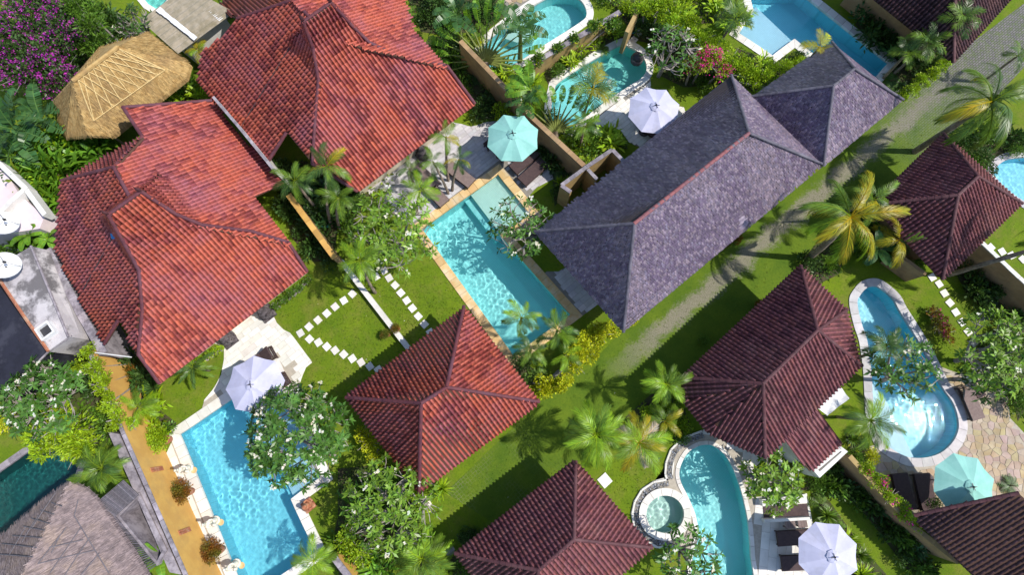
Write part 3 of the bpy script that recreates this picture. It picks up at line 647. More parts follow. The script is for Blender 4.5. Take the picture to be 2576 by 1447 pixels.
# big red house with the steep centre peak, lower one
def peak_house(label, px, planes, tiers):
    """tiers: (z, a_left, a_right, b) from the ridge down the concave front slope; the back mirrors the first three"""
    a0, am = planes['ridge_z'], planes['am']
    Lp = lambda q: on_plane(q, 'a', a0, am, planes['kL']); Op = lambda q: on_plane(q, 'a', a0, am, -planes['kO'])
    Gp = lambda q: on_plane(q, 'b', a0, planes['bG'], planes['kG']); Fp = Lp
    Lf = [AB(a, b, z) for z, a, _, b in tiers]; Rt = [AB(a, b, z) for z, _, a, b in tiers]; b0 = tiers[0][3]
    KL = [AB(a, 2 * b0 - b, z) for z, a, _, b in tiers[:3]]; KR = [AB(a, 2 * b0 - b, z) for z, _, a, b in tiers[:3]]; faces = []
    for i in range(len(tiers) - 1): faces.append([Lf[i], Rt[i], Rt[i + 1], Lf[i + 1]])
    faces += [[Lf[0], Lf[1], KL[1]], [Lf[1], Lf[2], KL[2], KL[1]], [Rt[0], KR[1], Rt[1]], [Rt[1], KR[1], KR[2], Rt[2]], [KL[1], KR[1], Rt[0], Lf[0]], [KL[2], KR[2], KR[1], KL[1]]]
    faces.append([Lp(q) for q in px['L']]); faces.append([Op(q) for q in px['O']]); faces.append([Gp(q) for q in px['G']])
    rid = [(Lf[0], Rt[0])] + [(Lf[i], Lf[i + 1]) for i in range(len(tiers) - 1)] + [(Rt[i], Rt[i + 1]) for i in range(len(tiers) - 1)]
    for kind, p, q in px['ridges']:
        fn = {'L': Lp, 'O': Op, 'G': Gp}[kind]; rid.append((fn(p), fn(q)))
    root, roof, pin = quad_roof_house(label, faces, rid, [tuple(v) for v in px['wall']], 2.75, 'tile_red', 'ridge_red', fin=[(Lf[0], 1.0), (Rt[0], 1.0), (Lf[4], .5), (Rt[4], .5)])
    return root, roof, pin, Lp, Op, Fp
ab2 = lambda a, b: tuple(AB(a, b, 0))[:2]
RA, roofA, pinA, LpA, OpA, FpA = peak_house('big red tiled house with steep peak beside the white patio', dict(
    L=[(288, 421), (157, 455), (140, 630), (265, 865), (301, 805), (346, 885), (352, 690), (352, 500), (330, 500)],
    O=[(311, 271), (532, 254), (710, 463), (640, 495), (732, 618), (645, 599), (515, 574), (420, 560), (330, 500), (288, 421), (360, 345)],
    G=[(288, 421), (360, 345), (304, 372), (157, 455)],
    ridges=[('L', (288, 421), (330, 500)), ('O', (311, 271), (360, 345)), ('O', (360, 345), (288, 421)), ('L', (288, 421), (157, 455)), ('O', (311, 271), (532, 254)), ('L', (301, 805), (265, 865))],
    wall=[ab2(-11.0, -21.3), ab2(-3.9, -21.3), ab2(-3.9, -12.6), ab2(-11.0, -12.6)]),
    dict(ridge_z=5.27, am=-7.4, kL=.45, kO=.48, bG=-20.26, kG=.6), [(6.5, -8.2, -6.55, -17.5), (5.25, -8.83, -6.25, -16.45), (4.5, -9.23, -5.8, -15.75), (3.82, -10.4, -4.32, -14.4), (3.3, -11.85, -3.32, -13.05), (2.72, -12.08, -3.54, -11.55)])
RB, roofB, pinB, LpB, OpB, FpB = peak_house('big red tiled house with steep peak beside the teal umbrella terrace', dict(
    L=[(738, 1), (599, 47), (555, 95), (508, 134), (497, 200), (675, 408), (722, 334), (777, 401), (806, 210), (800, 60), (779, 43)],
    O=[(738, 1), (779, 43), (850, 100), (925, 125), (1013, 144), (1134, 176), (1046, 90), (1005, -45), (900, -110), (800, -60)],
    G=[(738, 1), (800, -60), (640, -60), (540, 20), (599, 47)],
    ridges=[('L', (738, 1), (779, 43)), ('L', (738, 1), (599, 47)), ('L', (722, 334), (675, 408))],
    wall=[ab2(0.9, -23.5), ab2(7.6, -23.5), ab2(7.6, -14.3), ab2(0.9, -14.3)]),
    dict(ridge_z=5.147, am=4.5, kL=.385, kO=.43, bG=-22.35, kG=.6), [(6.45, 3.82, 5.4, -19.92), (5.3, 3.52, 5.7, -19.4), (4.5, 2.82, 6.0, -18.42), (3.9, 1.47, 6.95, -17.17), (3.4, -.03, 8.55, -15.6), (2.75, .84, 8.5, -13.3)])
# thin conductor cables lying down both big roofs
for rt, fn, pin, pts in ((roofA, LpA, pinA, [(291, 585), (285, 600), (214, 728)]), (roofB, LpB, pinB, [(730, 122), (725, 130), (645, 261), (600, 335)])):
    mb = MB(); mb.tube([fn(q) + Vector((0, 0, .09)) for q in pts], .018, 4); mb.build('cable', M['metal_dark'], rt)
# ventilation scraps
mb = MB(); c = LpA((291, 591)) + Vector((0, 0, .12)); mb.t = (1, 1, 1)
for i in range(6):
    a = i * math.pi / 3; mb.face([c + Vector((0, 0, .06)), c + Vector((.16 * math.cos(a), .27 * math.sin(a), .02 * (i % 2))), c + Vector((.16 * math.cos(a + 1.05), .27 * math.sin(a + 1.05), .02 * ((i + 1) % 2)))])
M['blue_plastic'] = plain('blue plastic', (.05, .28, .60), .4)
tag(mb.build('plastic_sheet', M['blue_plastic']), 'crumpled blue plastic sheet caught on the red roof', 'plastic sheet')

# villa by the long rounded pool, with side wing and white annex
ze = 2.75
V1 = {k: S(*q, ze) for k, q in dict(top=(2013, 671), left=(1716, 950), left2=(1722, 1012), va=(1783, 1090), bot=(1923, 1150), right=(2165, 920), E=(2128, 780)).items()}
rA, rB = S(1918, 966, 4.7), S(2055, 832, 4.7)
rootC, roofC, pinC = quad_roof_house('brown tiled villa with white annex beside the long rounded pool',
    [[V1['left'], rA, rB, V1['top']], [V1['top'], rB, V1['E']], [V1['E'], rB, V1['right']], [V1['right'], rB, rA, V1['bot']], [V1['left'], V1['left2'], rA], [V1['left2'], V1['va'], rA], [V1['va'], V1['bot'], rA]],
    [(V1['left'], rA), (rA, rB), (V1['top'], rB), (V1['E'], rB), (V1['right'], rB), (V1['bot'], rA)],
    [tuple(v) for v in offset_loop(ccw([(p.x, p.y) for p in (V1['top'], V1['left'], V1['left2'], V1['va'], V1['bot'], V1['right'], V1['E'])]), -.7)], 3.0, wallmat='plaster_white')
an = [S(*q, z) for q, z in (((1974, 1106), 2.7), ((2038, 1187), 2.15), ((2118, 1113), 2.15), ((2057, 1030), 2.7))]
rootD = thing('annex', 'white annex with low brown tiled lean-to roof and open parapet box', 'annex', ctr(an)); pinD = inv(rootD)
lay_roof(rootD, pinD, [an], 'tile', 'tile_dark', 'roof_under')
q = ccw([(p.x, p.y) for p in an]); walls(rootD, pinD, [tuple(v) for v in offset_loop(q, -.12)], 2.05, 'plaster_white')
bx = [S(*p, 2.0) for p in ((2043, 1181), (2112, 1121), (2133, 1137), (2062, 1203))]; walls(rootD, pinD, [(p.x, p.y) for p in bx], 2.0, 'plaster_white', thick=.14, name='parapet')
mb = MB(); mb.prism(ccw([(p.x, p.y) for p in bx]), 1.5, 1.55); mb.build('floor_slab', M['wall_brown'], rootD, pinD)
aw = [S(*p, 2.45) for p in ((2055, 1026), (2111, 969), (2137, 1003), (2081, 1046))]
mb = MB(); n = 8
for i in range(n):
    for j in range(n):
        def pt(u, v): p = aw[0].lerp(aw[1], u).lerp(aw[3].lerp(aw[2], u), v); return p + Vector((0, 0, .05 * math.sin(u * 9) * math.sin(v * 7) - .1 * math.sin(u * 3.14) * math.sin(v * 3.14)))
        mb.face([pt(i / n, j / n), pt((i + 1) / n, j / n), pt((i + 1) / n, (j + 1) / n), pt(i / n, (j + 1) / n)])
aw_o = thing('awning', 'sagging white fabric awning at the brown roof edge above the grass', 'awning', ctr(aw)); pi = inv(aw_o); mb.build('sail', M['white_paint'], aw_o, pi, True)
for p in aw:
    mb = MB(); mb.tube([(p.x, p.y, 0), (p.x, p.y, 2.45)], .03, 6); mb.build('post', M['metal_dark'], aw_o, pi)
# villa in the lower corner: one slope in view
k0 = [S(*p, z) for p, z in (((2300, 1296), 2.6), ((2420, 1420), 2.6), ((2540, 1530), 2.6), ((2760, 1420), 4.4), ((2560, 1240), 4.4), ((2520, 1262), 3.7))]
quad_roof_house('dark tiled villa in the bottom corner below the teal umbrella', [[k0[0], k0[1], k0[2], k0[3], k0[4]]], [(k0[0], k0[4])], [(S(2330, 1316).x, S(2330, 1316).y), (S(2440, 1420).x, S(2440, 1420).y), (S(2560, 1400).x, S(2560, 1400).y), (S(2480, 1290).x, S(2480, 1290).y)], 2.5, mat='tile_black', wallmat='wall_tan')

# ------------------------------------------------------------------ garden walls
def garden_wall(label, pts, h, mat, thick=.25, cop=None, name='garden_wall', top_at=True, z0=-.05, ledge=None):
    """pts: survey line of the wall's top edge centre (top_at) or its foot"""
    P = [S(x, y, h if top_at else 0) for x, y in pts]; root = thing(name, label, 'wall', ((P[0].x + P[-1].x) / 2, (P[0].y + P[-1].y) / 2, 0)); pin = inv(root)
    for i in range(len(P) - 1):
        p, q = P[i], P[i + 1]; d = Vector((q.x - p.x, q.y - p.y, 0)).normalized(); n = Vector((-d.y, d.x, 0)) * thick / 2
        if i: p = p + d * .002
        mb = MB(); mb.prism(ccw([(p + n).to_tuple()[:2], (q + n).to_tuple()[:2], (q - n).to_tuple()[:2], (p - n).to_tuple()[:2]]), z0, h); mb.build('wall', M[mat], root, pin)
        if cop:
            cw, cm, L = cop; k = max(1, round((q - p).length / L)); n2 = n.normalized() * cw / 2
            for j in range(k):
                a, b = p.lerp(q, (j + .01) / k), p.lerp(q, (j + .99) / k); mb = MB(); mb.t = tintv(.8, 1.15)
                mb.prism(ccw([tuple((a + n2))[:2], tuple((b + n2))[:2], tuple((b - n2))[:2], tuple((a - n2))[:2]]), h + .002, h + .055 + random.uniform(-.006, .006)); mb.build('coping_stone', M[cm], root, pin)
    return root, pin, P
# tall tan boundary wall: foot line runs along the white deck
w1, pin1, P_ = garden_wall('tall tan boundary wall behind the white statues and potted bushes', [(225, 880), (312, 1093), (468, 1447), (500, 1520)], 2.45, 'wall_tan', .12, (.18, 'coping_grey', .9))
for c, px in ((0, (390, 1184)), (1, (470, 1334))):                # terracotta air bricks in the wall face
    p = S(*px, 1.35); t = (P_[2] - P_[1]).normalized(); n = Vector((-t.y, t.x, 0)); n = n if n.x > 0 else -n
    d0 = (p - P_[1]).dot(n); p = p - n * (d0 - .085); mb = MB(); rot = Matrix(((t.x, n.x, 0), (t.y, n.y, 0), (0, 0, 1)))
    for i in range(2):
        for j in range(8): mb.box(p + t * (i - .5) * .115 + Vector((0, 0, (j - 3.5) * .115)), (.10, .06, .10), rot)
    mb.build('air_brick', M['terracotta'], w1, pin1)
mb = MB(); a, b = S(300, 1093, 1.9), S(456, 1447, 1.9); n = Vector((-.30, .0, 0))  # lower cement ledge at the back
mb.prism(ccw([tuple(a)[:2], tuple(b)[:2], tuple(b + Vector((-.55, .1, 0)))[:2], tuple(a + Vector((-.55, .1, 0)))[:2]]), 0, 1.9); mb.build('ledge', M['coping_grey'], w1, pin1)
garden_wall('low white kerb wall crossing the lawn', TL(1, 1, [(632, 515), (1165, 1205)]), .34, 'plaster_white', .27, name='kerb_wall')
garden_wall('brown rendered wall hidden by palms beside the red house', [(726, 490), (843, 650)], 1.75, 'wall_brown', .22, (.3, 'wall_tan', .6))
garden_wall('dark brown wall dividing the umbrella terrace from the teardrop pool garden', [(1158, 103), (1264, 214), (1341, 298), (1476, 424)], 2.1, 'wall_brown', .2, (.26, 'wall_brown', .7))
garden_wall('ochre wall enclosing the outdoor bathrooms of the shingled house', [(1436, 484), (1412, 467), (1476, 420), (1540, 377), (1570, 408)], 2.3, 'wall_ochre', .16, (.2, 'coping_grey', .6))
garden_wall('short ochre partition between the two outdoor bathrooms', [(1478, 426), (1502, 452)], 2.28, 'wall_ochre', .14, (.18, 'coping_grey', .6))
garden_wall('ochre garden wall between turquoise pool and teardrop pool', [(1340, 160), (1455, 93), (1560, 30)], 1.3, 'wall_ochre', .2, (.3, 'coping_grey', .6))
garden_wall('ochre wall pier beside the hose and stepping stones', [(1577, 80), (1607, 20)], 1.9, 'wall_ochre', .22)
garden_wall('long shaded brown wall crossed by the leaning palm trunk', [(2469, 611), (2660, 790)], 2.1, 'wall_brown', .16, (.2, 'plaster_white', .8))
garden_wall('short brown wall tucked under the brown villa eave', [(2262, 640), (2330, 690)], 1.5, 'wall_brown', .18)
garden_wall('narrow wall with flowering creeper beside the dark loungers', [(2136, 1148), (2292, 1322), (2410, 1415)], 1.8, 'wall_brown', .18, (.24, 'wall_ochre', .7))
garden_wall('tan wall end at the bottom beside the blue pool palms', [(838, 1400), (900, 1480)], 1.6, 'wall_tan', .2, (.3, 'coping_grey', .7))
garden_wall('white parapet wall squeezed between the two red houses', [(537, 244), (602, 320), (690, 428)], 3.55, 'plaster_white', .10, (.14, 'coping_grey', .6))
garden_wall('mossy grey parapet at the foot of the lower red roof', [(120, 628), (205, 790), (262, 890)], 2.3, 'coping_grey', .35, (.4, 'coping_grey', .5))

# ------------------------------------------------------------------ service buildings on the left
def prism_px(mb, pts, z0, z1): mb.prism(ccw([tuple(S(x, y, z1))[:2] for x, y in pts]), z0, z1)
g = thing('flat_roof_building', 'stained grey concrete building with flat roof and black lean-to', 'building', tuple(S(80, 760, 0))); gp = inv(g)
mb = MB(); prism_px(mb, [(79, 619), (171, 848), (120, 885), (0, 712), (-40, 690)], 0, 3.0); mb.build('flat_roof', M['concrete'], g, gp)
mb = MB(); a = [S(*q, z) for q, z in (((81, 620), 3.05), ((123, 630), 2.4), ((200, 838), 2.4), ((173, 848), 3.05))]; b = [Vector((p.x, p.y, 0)) for p in a]
mb.face(a); mb.face([b[0], b[1], a[1], a[0]]); mb.face([b[1], b[2], a[2], a[1]]); mb.face([b[2], b[3], a[3], a[2]]); mb.face([b[3], b[0], a[0], a[3]]); mb.build('lean_to_roof', M['concrete'], g, gp)
mb = MB(); mb.tube([S(78, 619, 3.06), S(172, 848, 3.06)], .06, 6); mb.build('ridge_beam', M['coping_grey'], g, gp)
mb = MB(); mb.tube([S(0, 705, 3.05), S(60, 795, 3.05), S(122, 884, 3.05)], .07, 5); mb.build('gutter', M['terracotta'], g, gp)
mb = MB(); prism_px(mb, [(-60, 640), (0, 722), (118, 890), (85, 922), (0, 985), (-80, 1010)], 0, 2.8); mb.build('black_roof', M['black_roof'], g, gp)
mb = MB(); mb.tube([S(122, 885, 2.9), S(180, 845, 2.9)], .05, 5); mb.tube([S(85, 922, 2.85), S(122, 885, 2.9)], .05, 5); mb.build('edge_trim', M['coping_grey'], g, gp)
u = thing('rooftop_unit', 'small white rooftop water hatch box on the stained concrete', 'box', tuple(S(124, 834, 3.0))); up_ = inv(u); c = S(124, 834, 3.0)
mb = MB(); rz = Matrix.Rotation(TH, 3, 'Z')
for dx, dy, sx, sy in ((0, .31, .7, .08), (0, -.31, .7, .08), (.31, 0, .08, .54), (-.31, 0, .08, .54)): mb.box(c + rz @ Vector((dx, dy, .15)), (sx, sy, .3), rz)
mb.build('rim', M['white_paint'], u, up_); mb = MB(); mb.box(c + Vector((0, 0, .06)), (.54, .54, .1), rz); mb.build('cover', M['metal_dark'], u, up_)
t2 = thing('roof_terrace', 'pale pink flat roof terrace with grey parapets', 'building', tuple(S(45, 520, 0))); tp = inv(t2)
mb = MB(); prism_px(mb, [(-60, 440), (0, 410), (50, 490), (112, 545), (100, 575), (-60, 600)], 0, 2.6); mb.build('terrace_floor', M['pink_floor'], t2, tp)
for pts in ([(-40, 388), (0, 413), (66, 476)], [(-10, 545), (28, 505), (58, 478)], [(66, 478), (112, 540)]):
    mb = MB()
    for p, q in zip(pts, pts[1:]):
        p, q = S(*p, 3.0), S(*q, 3.0); d = (q - p).normalized(); n = Vector((-d.y, d.x, 0)) * .12; mb.prism(ccw([tuple(p + n)[:2], tuple(q + n)[:2], tuple(q - n)[:2], tuple(p - n)[:2]]), 2.4, 3.0)
    mb.build('parapet', M['plaster_white'], t2, tp)
mb = MB(); prism_px(mb, [(-60, 395), (0, 408), (60, 470), (40, 490), (-60, 440)], 0, 2.3); mb.build('lower_roof', M['coping_grey'], t2, tp)
def dish(label, px, z, r):
    c = S(*px, z); d = thing('satellite_dish', label, 'satellite dish', (c.x, c.y, z - .55)); dp = inv(d)
    rot = Matrix.Rotation(math.radians(28), 3, 'Y') @ Matrix.Rotation(math.radians(-12), 3, 'X'); mb = MB(); n = 24; rings = []
    for k in range(6):
        rr = r * k / 5; rings.append([mb.v(c + rot @ Vector((rr * math.cos(2 * math.pi * i / n), rr * math.sin(2 * math.pi * i / n), .28 * (rr / r) ** 2 - .1))) for i in range(n)])
    for k in range(5):
        for i in range(n): mb.F.append([rings[k][i], rings[k][(i + 1) % n], rings[k + 1][(i + 1) % n], rings[k + 1][i]])
    mb.build('reflector', M['white_paint'], d, dp, True); f = c + rot @ Vector((.1, 0, .55))
    mb = MB()
    for a in (0, 2.1, 4.2): mb.tube([c + rot @ Vector((r * math.cos(a), r * math.sin(a), .18)), f], .012, 4)
    mb.build('feed_arm', M['metal_dark'], d, dp); mb = MB(); mb.lathe([(.05, 0), (.07, .05), (.05, .14)], 8, f - Vector((0, 0, .06))); mb.build('receiver', M['metal_dark'], d, dp)
    mb = MB(); mb.tube([(c.x, c.y, z - .6), (c.x, c.y, z - .05)], .035, 6); mb.build('mast', M['metal_dark'], d, dp)
dish('white satellite dish on the pale pink terrace', (12, 565), 3.2, .62)
dish('white satellite dish on the stained concrete roof corner', (12, 671), 3.6, .68)
po = thing('pole', 'thin white pole lying across the narrow gap by the tan wall', 'pole', tuple(S(280, 893, 0))); mb = MB(); mb.tube([S(234, 887, 2.5), S(331, 899, 2.45)], .03, 6); mb.build('shaft', M['white_paint'], po, inv(po))

# corrugated sheet roof
cr = [S(*p, z) for p, z in (((353, 50), 2.6), ((470, -35), 2.9), ((590, 30), 2.9), ((448, 135), 2.6))]
cs = thing('sheet_roof_shed', 'shed with lichened corrugated roof and two white painted stripes', 'shed', ctr(cr)); cp = inv(cs); mb = MB(); n = 60; m = 6
gv = [[None] * (m + 1) for _ in range(n + 1)]
for i in range(n + 1):
    for j in range(m + 1):
        p = cr[0].lerp(cr[3], i / n).lerp(cr[1].lerp(cr[2], i / n), j / m); p.z += .03 * math.sin(i / n * 26 * 2 * math.pi) + .006 * (j % 2); gv[i][j] = mb.v(p)
for i in range(n):
    for j in range(m): mb.F.append([gv[i][j], gv[i + 1][j], gv[i + 1][j + 1], gv[i][j + 1]])
mb.build('corrugated_sheet', M['asbestos'], cs, cp)
for s0, s1 in (((400, 24), (495, 100)), ((490, -8), (560, 52))):
    p, q = S(*s0, 2.72), S(*s1, 2.74); d = (q - p).normalized(); nn = Vector((-d.y, d.x, 0)) * .13; mb = MB()
    for k in range(8):
        a, b = p.lerp(q, k / 8), p.lerp(q, (k + 1) / 8); w0 = nn * random.uniform(.75, 1.25); zz = Vector((0, 0, .1)); mb.face([a - w0 + zz, b - w0 + zz, b + w0 + zz, a + w0 + zz])
    mb.build('painted_seam', M['white_paint'], cs, cp)
walls(cs, cp, [tuple(v) for v in offset_loop(ccw([(p.x, p.y) for p in cr]), -.35)], 2.45, 'plaster_white')

# ------------------------------------------------------------------ thatched roofs
def straw(faces, n_per_m2, mat, L=.34, w=.014, lift=.035, name='straw'):
    Vs, Qs, Ts = [], [], []; k = 0
    for poly in faces:
        poly = [Vector(p) for p in poly]
        for i in range(1, len(poly) - 1):
            a, b, c = poly[0], poly[i], poly[i + 1]; nr = (b - a).cross(c - a); A = nr.length / 2; nr.normalize()
            if nr.z < 0: nr = -nr
            dn = Vector((nr.x * nr.z, nr.y * nr.z, -(nr.x ** 2 + nr.y ** 2))).normalized(); sd = nr.cross(dn)
            for _ in range(int(A * n_per_m2)):
                r1, r2 = math.sqrt(random.random()), random.random(); p = a * (1 - r1) + b * (r1 * (1 - r2)) + c * (r1 * r2); l = L * random.uniform(.6, 1.3)
                d = (dn + sd * random.gauss(0, .16) + nr * random.uniform(.0, .10)).normalized(); s = sd * w * random.uniform(.6, 1.5); h = nr * random.uniform(.01, lift)
                p0, p1 = p - d * l * .4 + h, p + d * l * .6 + h; Vs += [p0 - s, p0 + s, p1 + s * .3, p1 - s * .3]; Qs.append((k, k + 1, k + 2, k + 3)); k += 4
                t = random.uniform(.6, 1.45); Ts += [(t, t, t)] * 4
    return quad_mesh(name, [tuple(v) for v in Vs], Qs, np.array(Ts), M[mat])
def thatch_house(label, faces, mat, strips, smat, posts, ridge=None, nd=260):
    root = thing('thatched_pavilion', label, 'pavilion', ctr([p for f in faces for p in f])); pin = inv(root); mb = MB()
    for f in faces:
        top = [mb.v(p) for p in f]; bot = [mb.v(Vector(p) - Vector((0, 0, .28))) for p in f]; mb.F.append(top); mb.F.append(bot[::-1])
        for i in range(len(f)): j = (i + 1) % len(f); mb.F.append([bot[i], bot[j], top[j], top[i]])
    th = mb.build('thatch', M[mat], root, pin); o = link(bpy.data.objects.new('straw', straw(faces, nd, mat)), th); o['kind'] = 'stuff'
    for p, q in strips:
        mb = MB(); mb.tube([p + Vector((0, 0, .07)), p.lerp(q, .5) + Vector((random.uniform(-.02, .02), random.uniform(-.02, .02), .08)), q + Vector((0, 0, .07))], .022, 5); mb.build('bamboo_strip', M[smat], th)
    if ridge:
        mb = MB(); mb.tube([ridge[0] + Vector((0, 0, .03)), ridge[1] + Vector((0, 0, .03))], .11, 7); mb.build('ridge_roll', M[mat], th)
    for p in posts:
        mb = MB(); mb.tube([(p.x, p.y, 0), (p.x, p.y, p.z)], .07, 6); mb.build('post', M['trunk'], root, pin)
    return root
def on_poly(px, poly, lift=.05):
    a, b, c = (Vector(p) for p in poly[:3]); n = (b - a).cross(c - a).normalized(); d = (S(*px, 0) - CAMP).normalized(); return CAMP + d * ((a - CAMP).dot(n) / d.dot(n)) + Vector((0, 0, lift))
t = {k: S(*q, z) for k, (q, z) in dict(r0=((184, 204), 4.9), r1=((298, 118), 4.9), fl=((221, 340), 2.5), fm=((282, 342), 2.45), fr=((468, 196), 2.5), rt=((372, 80), 2.5), rr=((478, 161), 2.5), l0=((128, 262), 2.5), l1=((168, 345), 2.5), b0=((250, 120), 2.6)).items()}
fp_ = [t['r0'], t['fr'], t['r1']]; t['fl'] = on_poly((221, 340), fp_, 0); t['fm'] = on_poly((282, 342), fp_, 0)
tl, tr_, bl_, br_ = (on_poly(p_, fp_, .03) for p_ in ((200, 202), (298, 122), (239, 306), (418, 178)))
strips = []
for i in range(9):
    u = i / 8; strips.append((tl.lerp(tr_, u), bl_.lerp(br_, min(1, u + .28)))); strips.append((tl.lerp(tr_, u), bl_.lerp(br_, max(0, u - .12))))
strips += [(tl, tr_), (bl_, br_), (tl, bl_), (tr_, br_)]
thatch_house('golden thatched pavilion with bamboo lattice beside the purple bougainvillea', [[t['r0'], t['fl'], t['fm'], t['fr'], t['r1']], [t['r1'], t['fr'], t['rr'], t['rt']], [t['r0'], t['l0'], t['l1'], t['fl']], [t['r0'], t['r1'], t['rt'], t['b0'], t['l0']]], 'thatch_gold', strips, 'bamboo', [S(250, 320, 2.4), S(430, 190, 2.4), S(180, 290, 2.4)], (t['r0'], t['r1']))
q = {k: S(*p, z) for k, (p, z) in dict(c=((176, 1212), 2.4), cr=((215, 1232), 2.4), e1=((245, 1262), 2.4), e2=((330, 1385), 2.4), e3=((400, 1500), 2.4), a=((60, 1440), 4.6), a2=((20, 1560), 5.0), l0=((-30, 1378), 2.4), l1=((-90, 1430), 2.4), c2=((120, 1250), 2.4)).items()}
fR, fL = [q['a'], q['e1'], q['e3']], [q['a'], q['l0'], q['c2']]; sg = []
for fc, lines in ((fR, [((600, 880), (570, 1000)), ((570, 1000), (830, 1430)), ((510, 1090), (300, 1360)), ((620, 1090), (390, 1430)), ((690, 1160), (500, 1447)), ((760, 1280), (620, 1447)), ((380, 1240), (640, 1180)), ((300, 1360), (720, 1260)), ((470, 1140), (400, 1280))]), (fL, [((400, 900), (480, 930)), ((320, 960), (420, 990)), ((250, 1020), (390, 1060)), ((190, 1080), (350, 1110)), ((110, 1150), (330, 1165)), ((30, 1210), (290, 1240)), ((0, 1290), (260, 1310)), ((300, 1000), (180, 1200)), ((210, 1080), (80, 1300)), ((430, 830), (250, 1100))])):
    for p_, q_ in lines: sg.append((on_poly(T(0, 2, *p_), fc, .03), on_poly(T(0, 2, *q_), fc, .03)))
for k_ in ('c', 'cr', 'e2', 'a2'): q[k_] = on_poly({'c': (176, 1212), 'cr': (215, 1232), 'e2': (330, 1385), 'a2': (20, 1560)}[k_], fR, 0)
thatch_house('old grey thatched roof with dark lattice beside the green pool', [[q['a'], q['c'], q['cr'], q['e1'], q['e2'], q['e3'], q['a2']], [q['a'], q['a2'], q['l1'], q['l0'], q['c2'], q['c']]], 'thatch_grey', sg, 'bamboo_grey', [S(230, 1290, 2.2)], None)
# slatted shower court
ct = thing('shower_court', 'small grey bamboo slatted shower court beside the old thatch', 'shelter', tuple(S(310, 1290, 0))); cpn = inv(ct)
A, B_, C_, D_ = (S(*p, 2.2) for p in ((241, 1267), (311, 1208), (350, 1246), (290, 1300)))
for i in range(22):
    u = (i + .5) / 22; mb = MB(); mb.t = tintv(.7, 1.3); mb.tube([A.lerp(B_, u), D_.lerp(C_, u)], .035, 5); mb.build('slat', M['bamboo_grey'], ct, cpn)
for i in range(30):
    u = (i + .5) / 30; p, q_ = S(262, 1283, 2.0).lerp(S(372, 1440, 2.0), u), S(290, 1300, 2.1).lerp(S(394, 1425, 2.1), u); mb = MB(); mb.t = tintv(.7, 1.3); mb.tube([p, q_], .03, 5); mb.build('slat', M['bamboo_grey'], ct, cpn)
walls(ct, cpn, [tuple(S(*p, 2.0))[:2] for p in ((290, 1300), (350, 1240), (420, 1385), (395, 1425))], 2.0, 'coping_grey', thick=.1)
mb = MB(); mb.prism(ccw([tuple(S(*p, .1))[:2] for p in ((300, 1300), (350, 1245), (425, 1385), (395, 1425))]), 0, .1); mb.build('floor_slab', M['mortar_dark'], ct, cpn)
sk = thing('wash_basin', 'round white wash basin inside the shower court', 'basin', tuple(S(333, 1304, .1))); mb = MB(); c = S(333, 1304, .8); mb.lathe([(.1, -.7), (.12, -.2), (.22, -.08), (.25, 0), (.21, 0), (.1, -.08), (.02, -.1)], 16, c); mb.build('bowl', M['white_paint'], sk, inv(sk), True)

# ------------------------------------------------------------------ umbrellas
def umbrella(label, px, mat, az=.2, R=1.42, tilt=0.0):
    zh, zr = 2.85, 2.38; c = S(*px, zh); root = thing('parasol', label, 'umbrella', (c.x, c.y, .03), group='garden umbrellas on the terraces'); o = Vector((0, 0, -.03)); mb = MB(); n, m = 8, 5; g = {}
    for i in range(n * 4):
        a = az + 2 * math.pi * i / (n * 4); f = (i % 4) / 4; sag = math.sin(math.pi * f)
        for k in range(1, m + 1):
            u = k / m; r = R * u * (1 - .10 * sag * u); z = zh - (zh - zr) * (u ** 1.25) + sag * u * (-.085 + .03 * u) ; g[i, k] = mb.v((r * math.cos(a), r * math.sin(a), z))
    top = mb.v((0, 0, zh)); N_ = n * 4
    for i in range(N_):
        j = (i + 1) % N_; mb.F.append([top, g[i, 1], g[j, 1]])
        for k in range(1, m): mb.F.append([g[i, k], g[i, k + 1], g[j, k + 1], g[j, k]])
    cn = mb.build('canopy', M[mat], root)
    mb = MB(); mb.lathe([(.30, -.005), (.2, .05), (.05, .10), (.04, .12)], 8, (0, 0, zh - .03)); mb.build('vent_cap', M[mat], cn)
    mb = MB(); mb.lathe([(.03, 0), (.045, .05), (.02, .12), (.005, .15)], 8, (0, 0, zh + .06)); mb.build('finial', M['metal_dark'], cn)
    for k in range(4):
        mb = MB(); a = k * 1.7; mb.box((.09 * math.cos(a), .09 * math.sin(a), zh + .085), (.16, .03, .012), Matrix.Rotation(a, 3, 'Z')); mb.build('strap', M['metal_dark'], cn)
    for i in range(n):
        a = az + 2 * math.pi * i / n; mb = MB(); mb.tube([(0.04 * math.cos(a), .04 * math.sin(a), zh - .04), (R * .5 * math.cos(a), R * .5 * math.sin(a), zh - (zh - zr) * .42 - .02), (R * .985 * math.cos(a), R * .985 * math.sin(a), zr - .015)], .012, 4); mb.build('rib', M['metal_dark'], root)
    mb = MB(); mb.tube([(0, 0, 0), (0, 0, zh - .03)], .028, 8); mb.build('pole', M['metal_dark'], root)
    mb = MB(); mb.lathe([(.3, 0), (.3, .06), (.1, .09), (.05, .22)], 12); mb.build('base', M['stone_dark'], root)
umbrella('lavender white umbrella shading loungers on the white patio', (632, 968), 'canopy_white', .15)
umbrella('teal umbrella dappled with leaf shade beside the red house terrace', (1290, 337), 'canopy_teal', .35)
umbrella('white umbrella beside the teardrop green pool', (1650, 267), 'canopy_white', .25)
umbrella('pale teal umbrella over the flagstone terrace', (2444, 1225), 'canopy_teal', .18, 1.46)
umbrella('white umbrella at the bottom edge over the curving pool deck', (2096, 1401), 'canopy_white', .3)

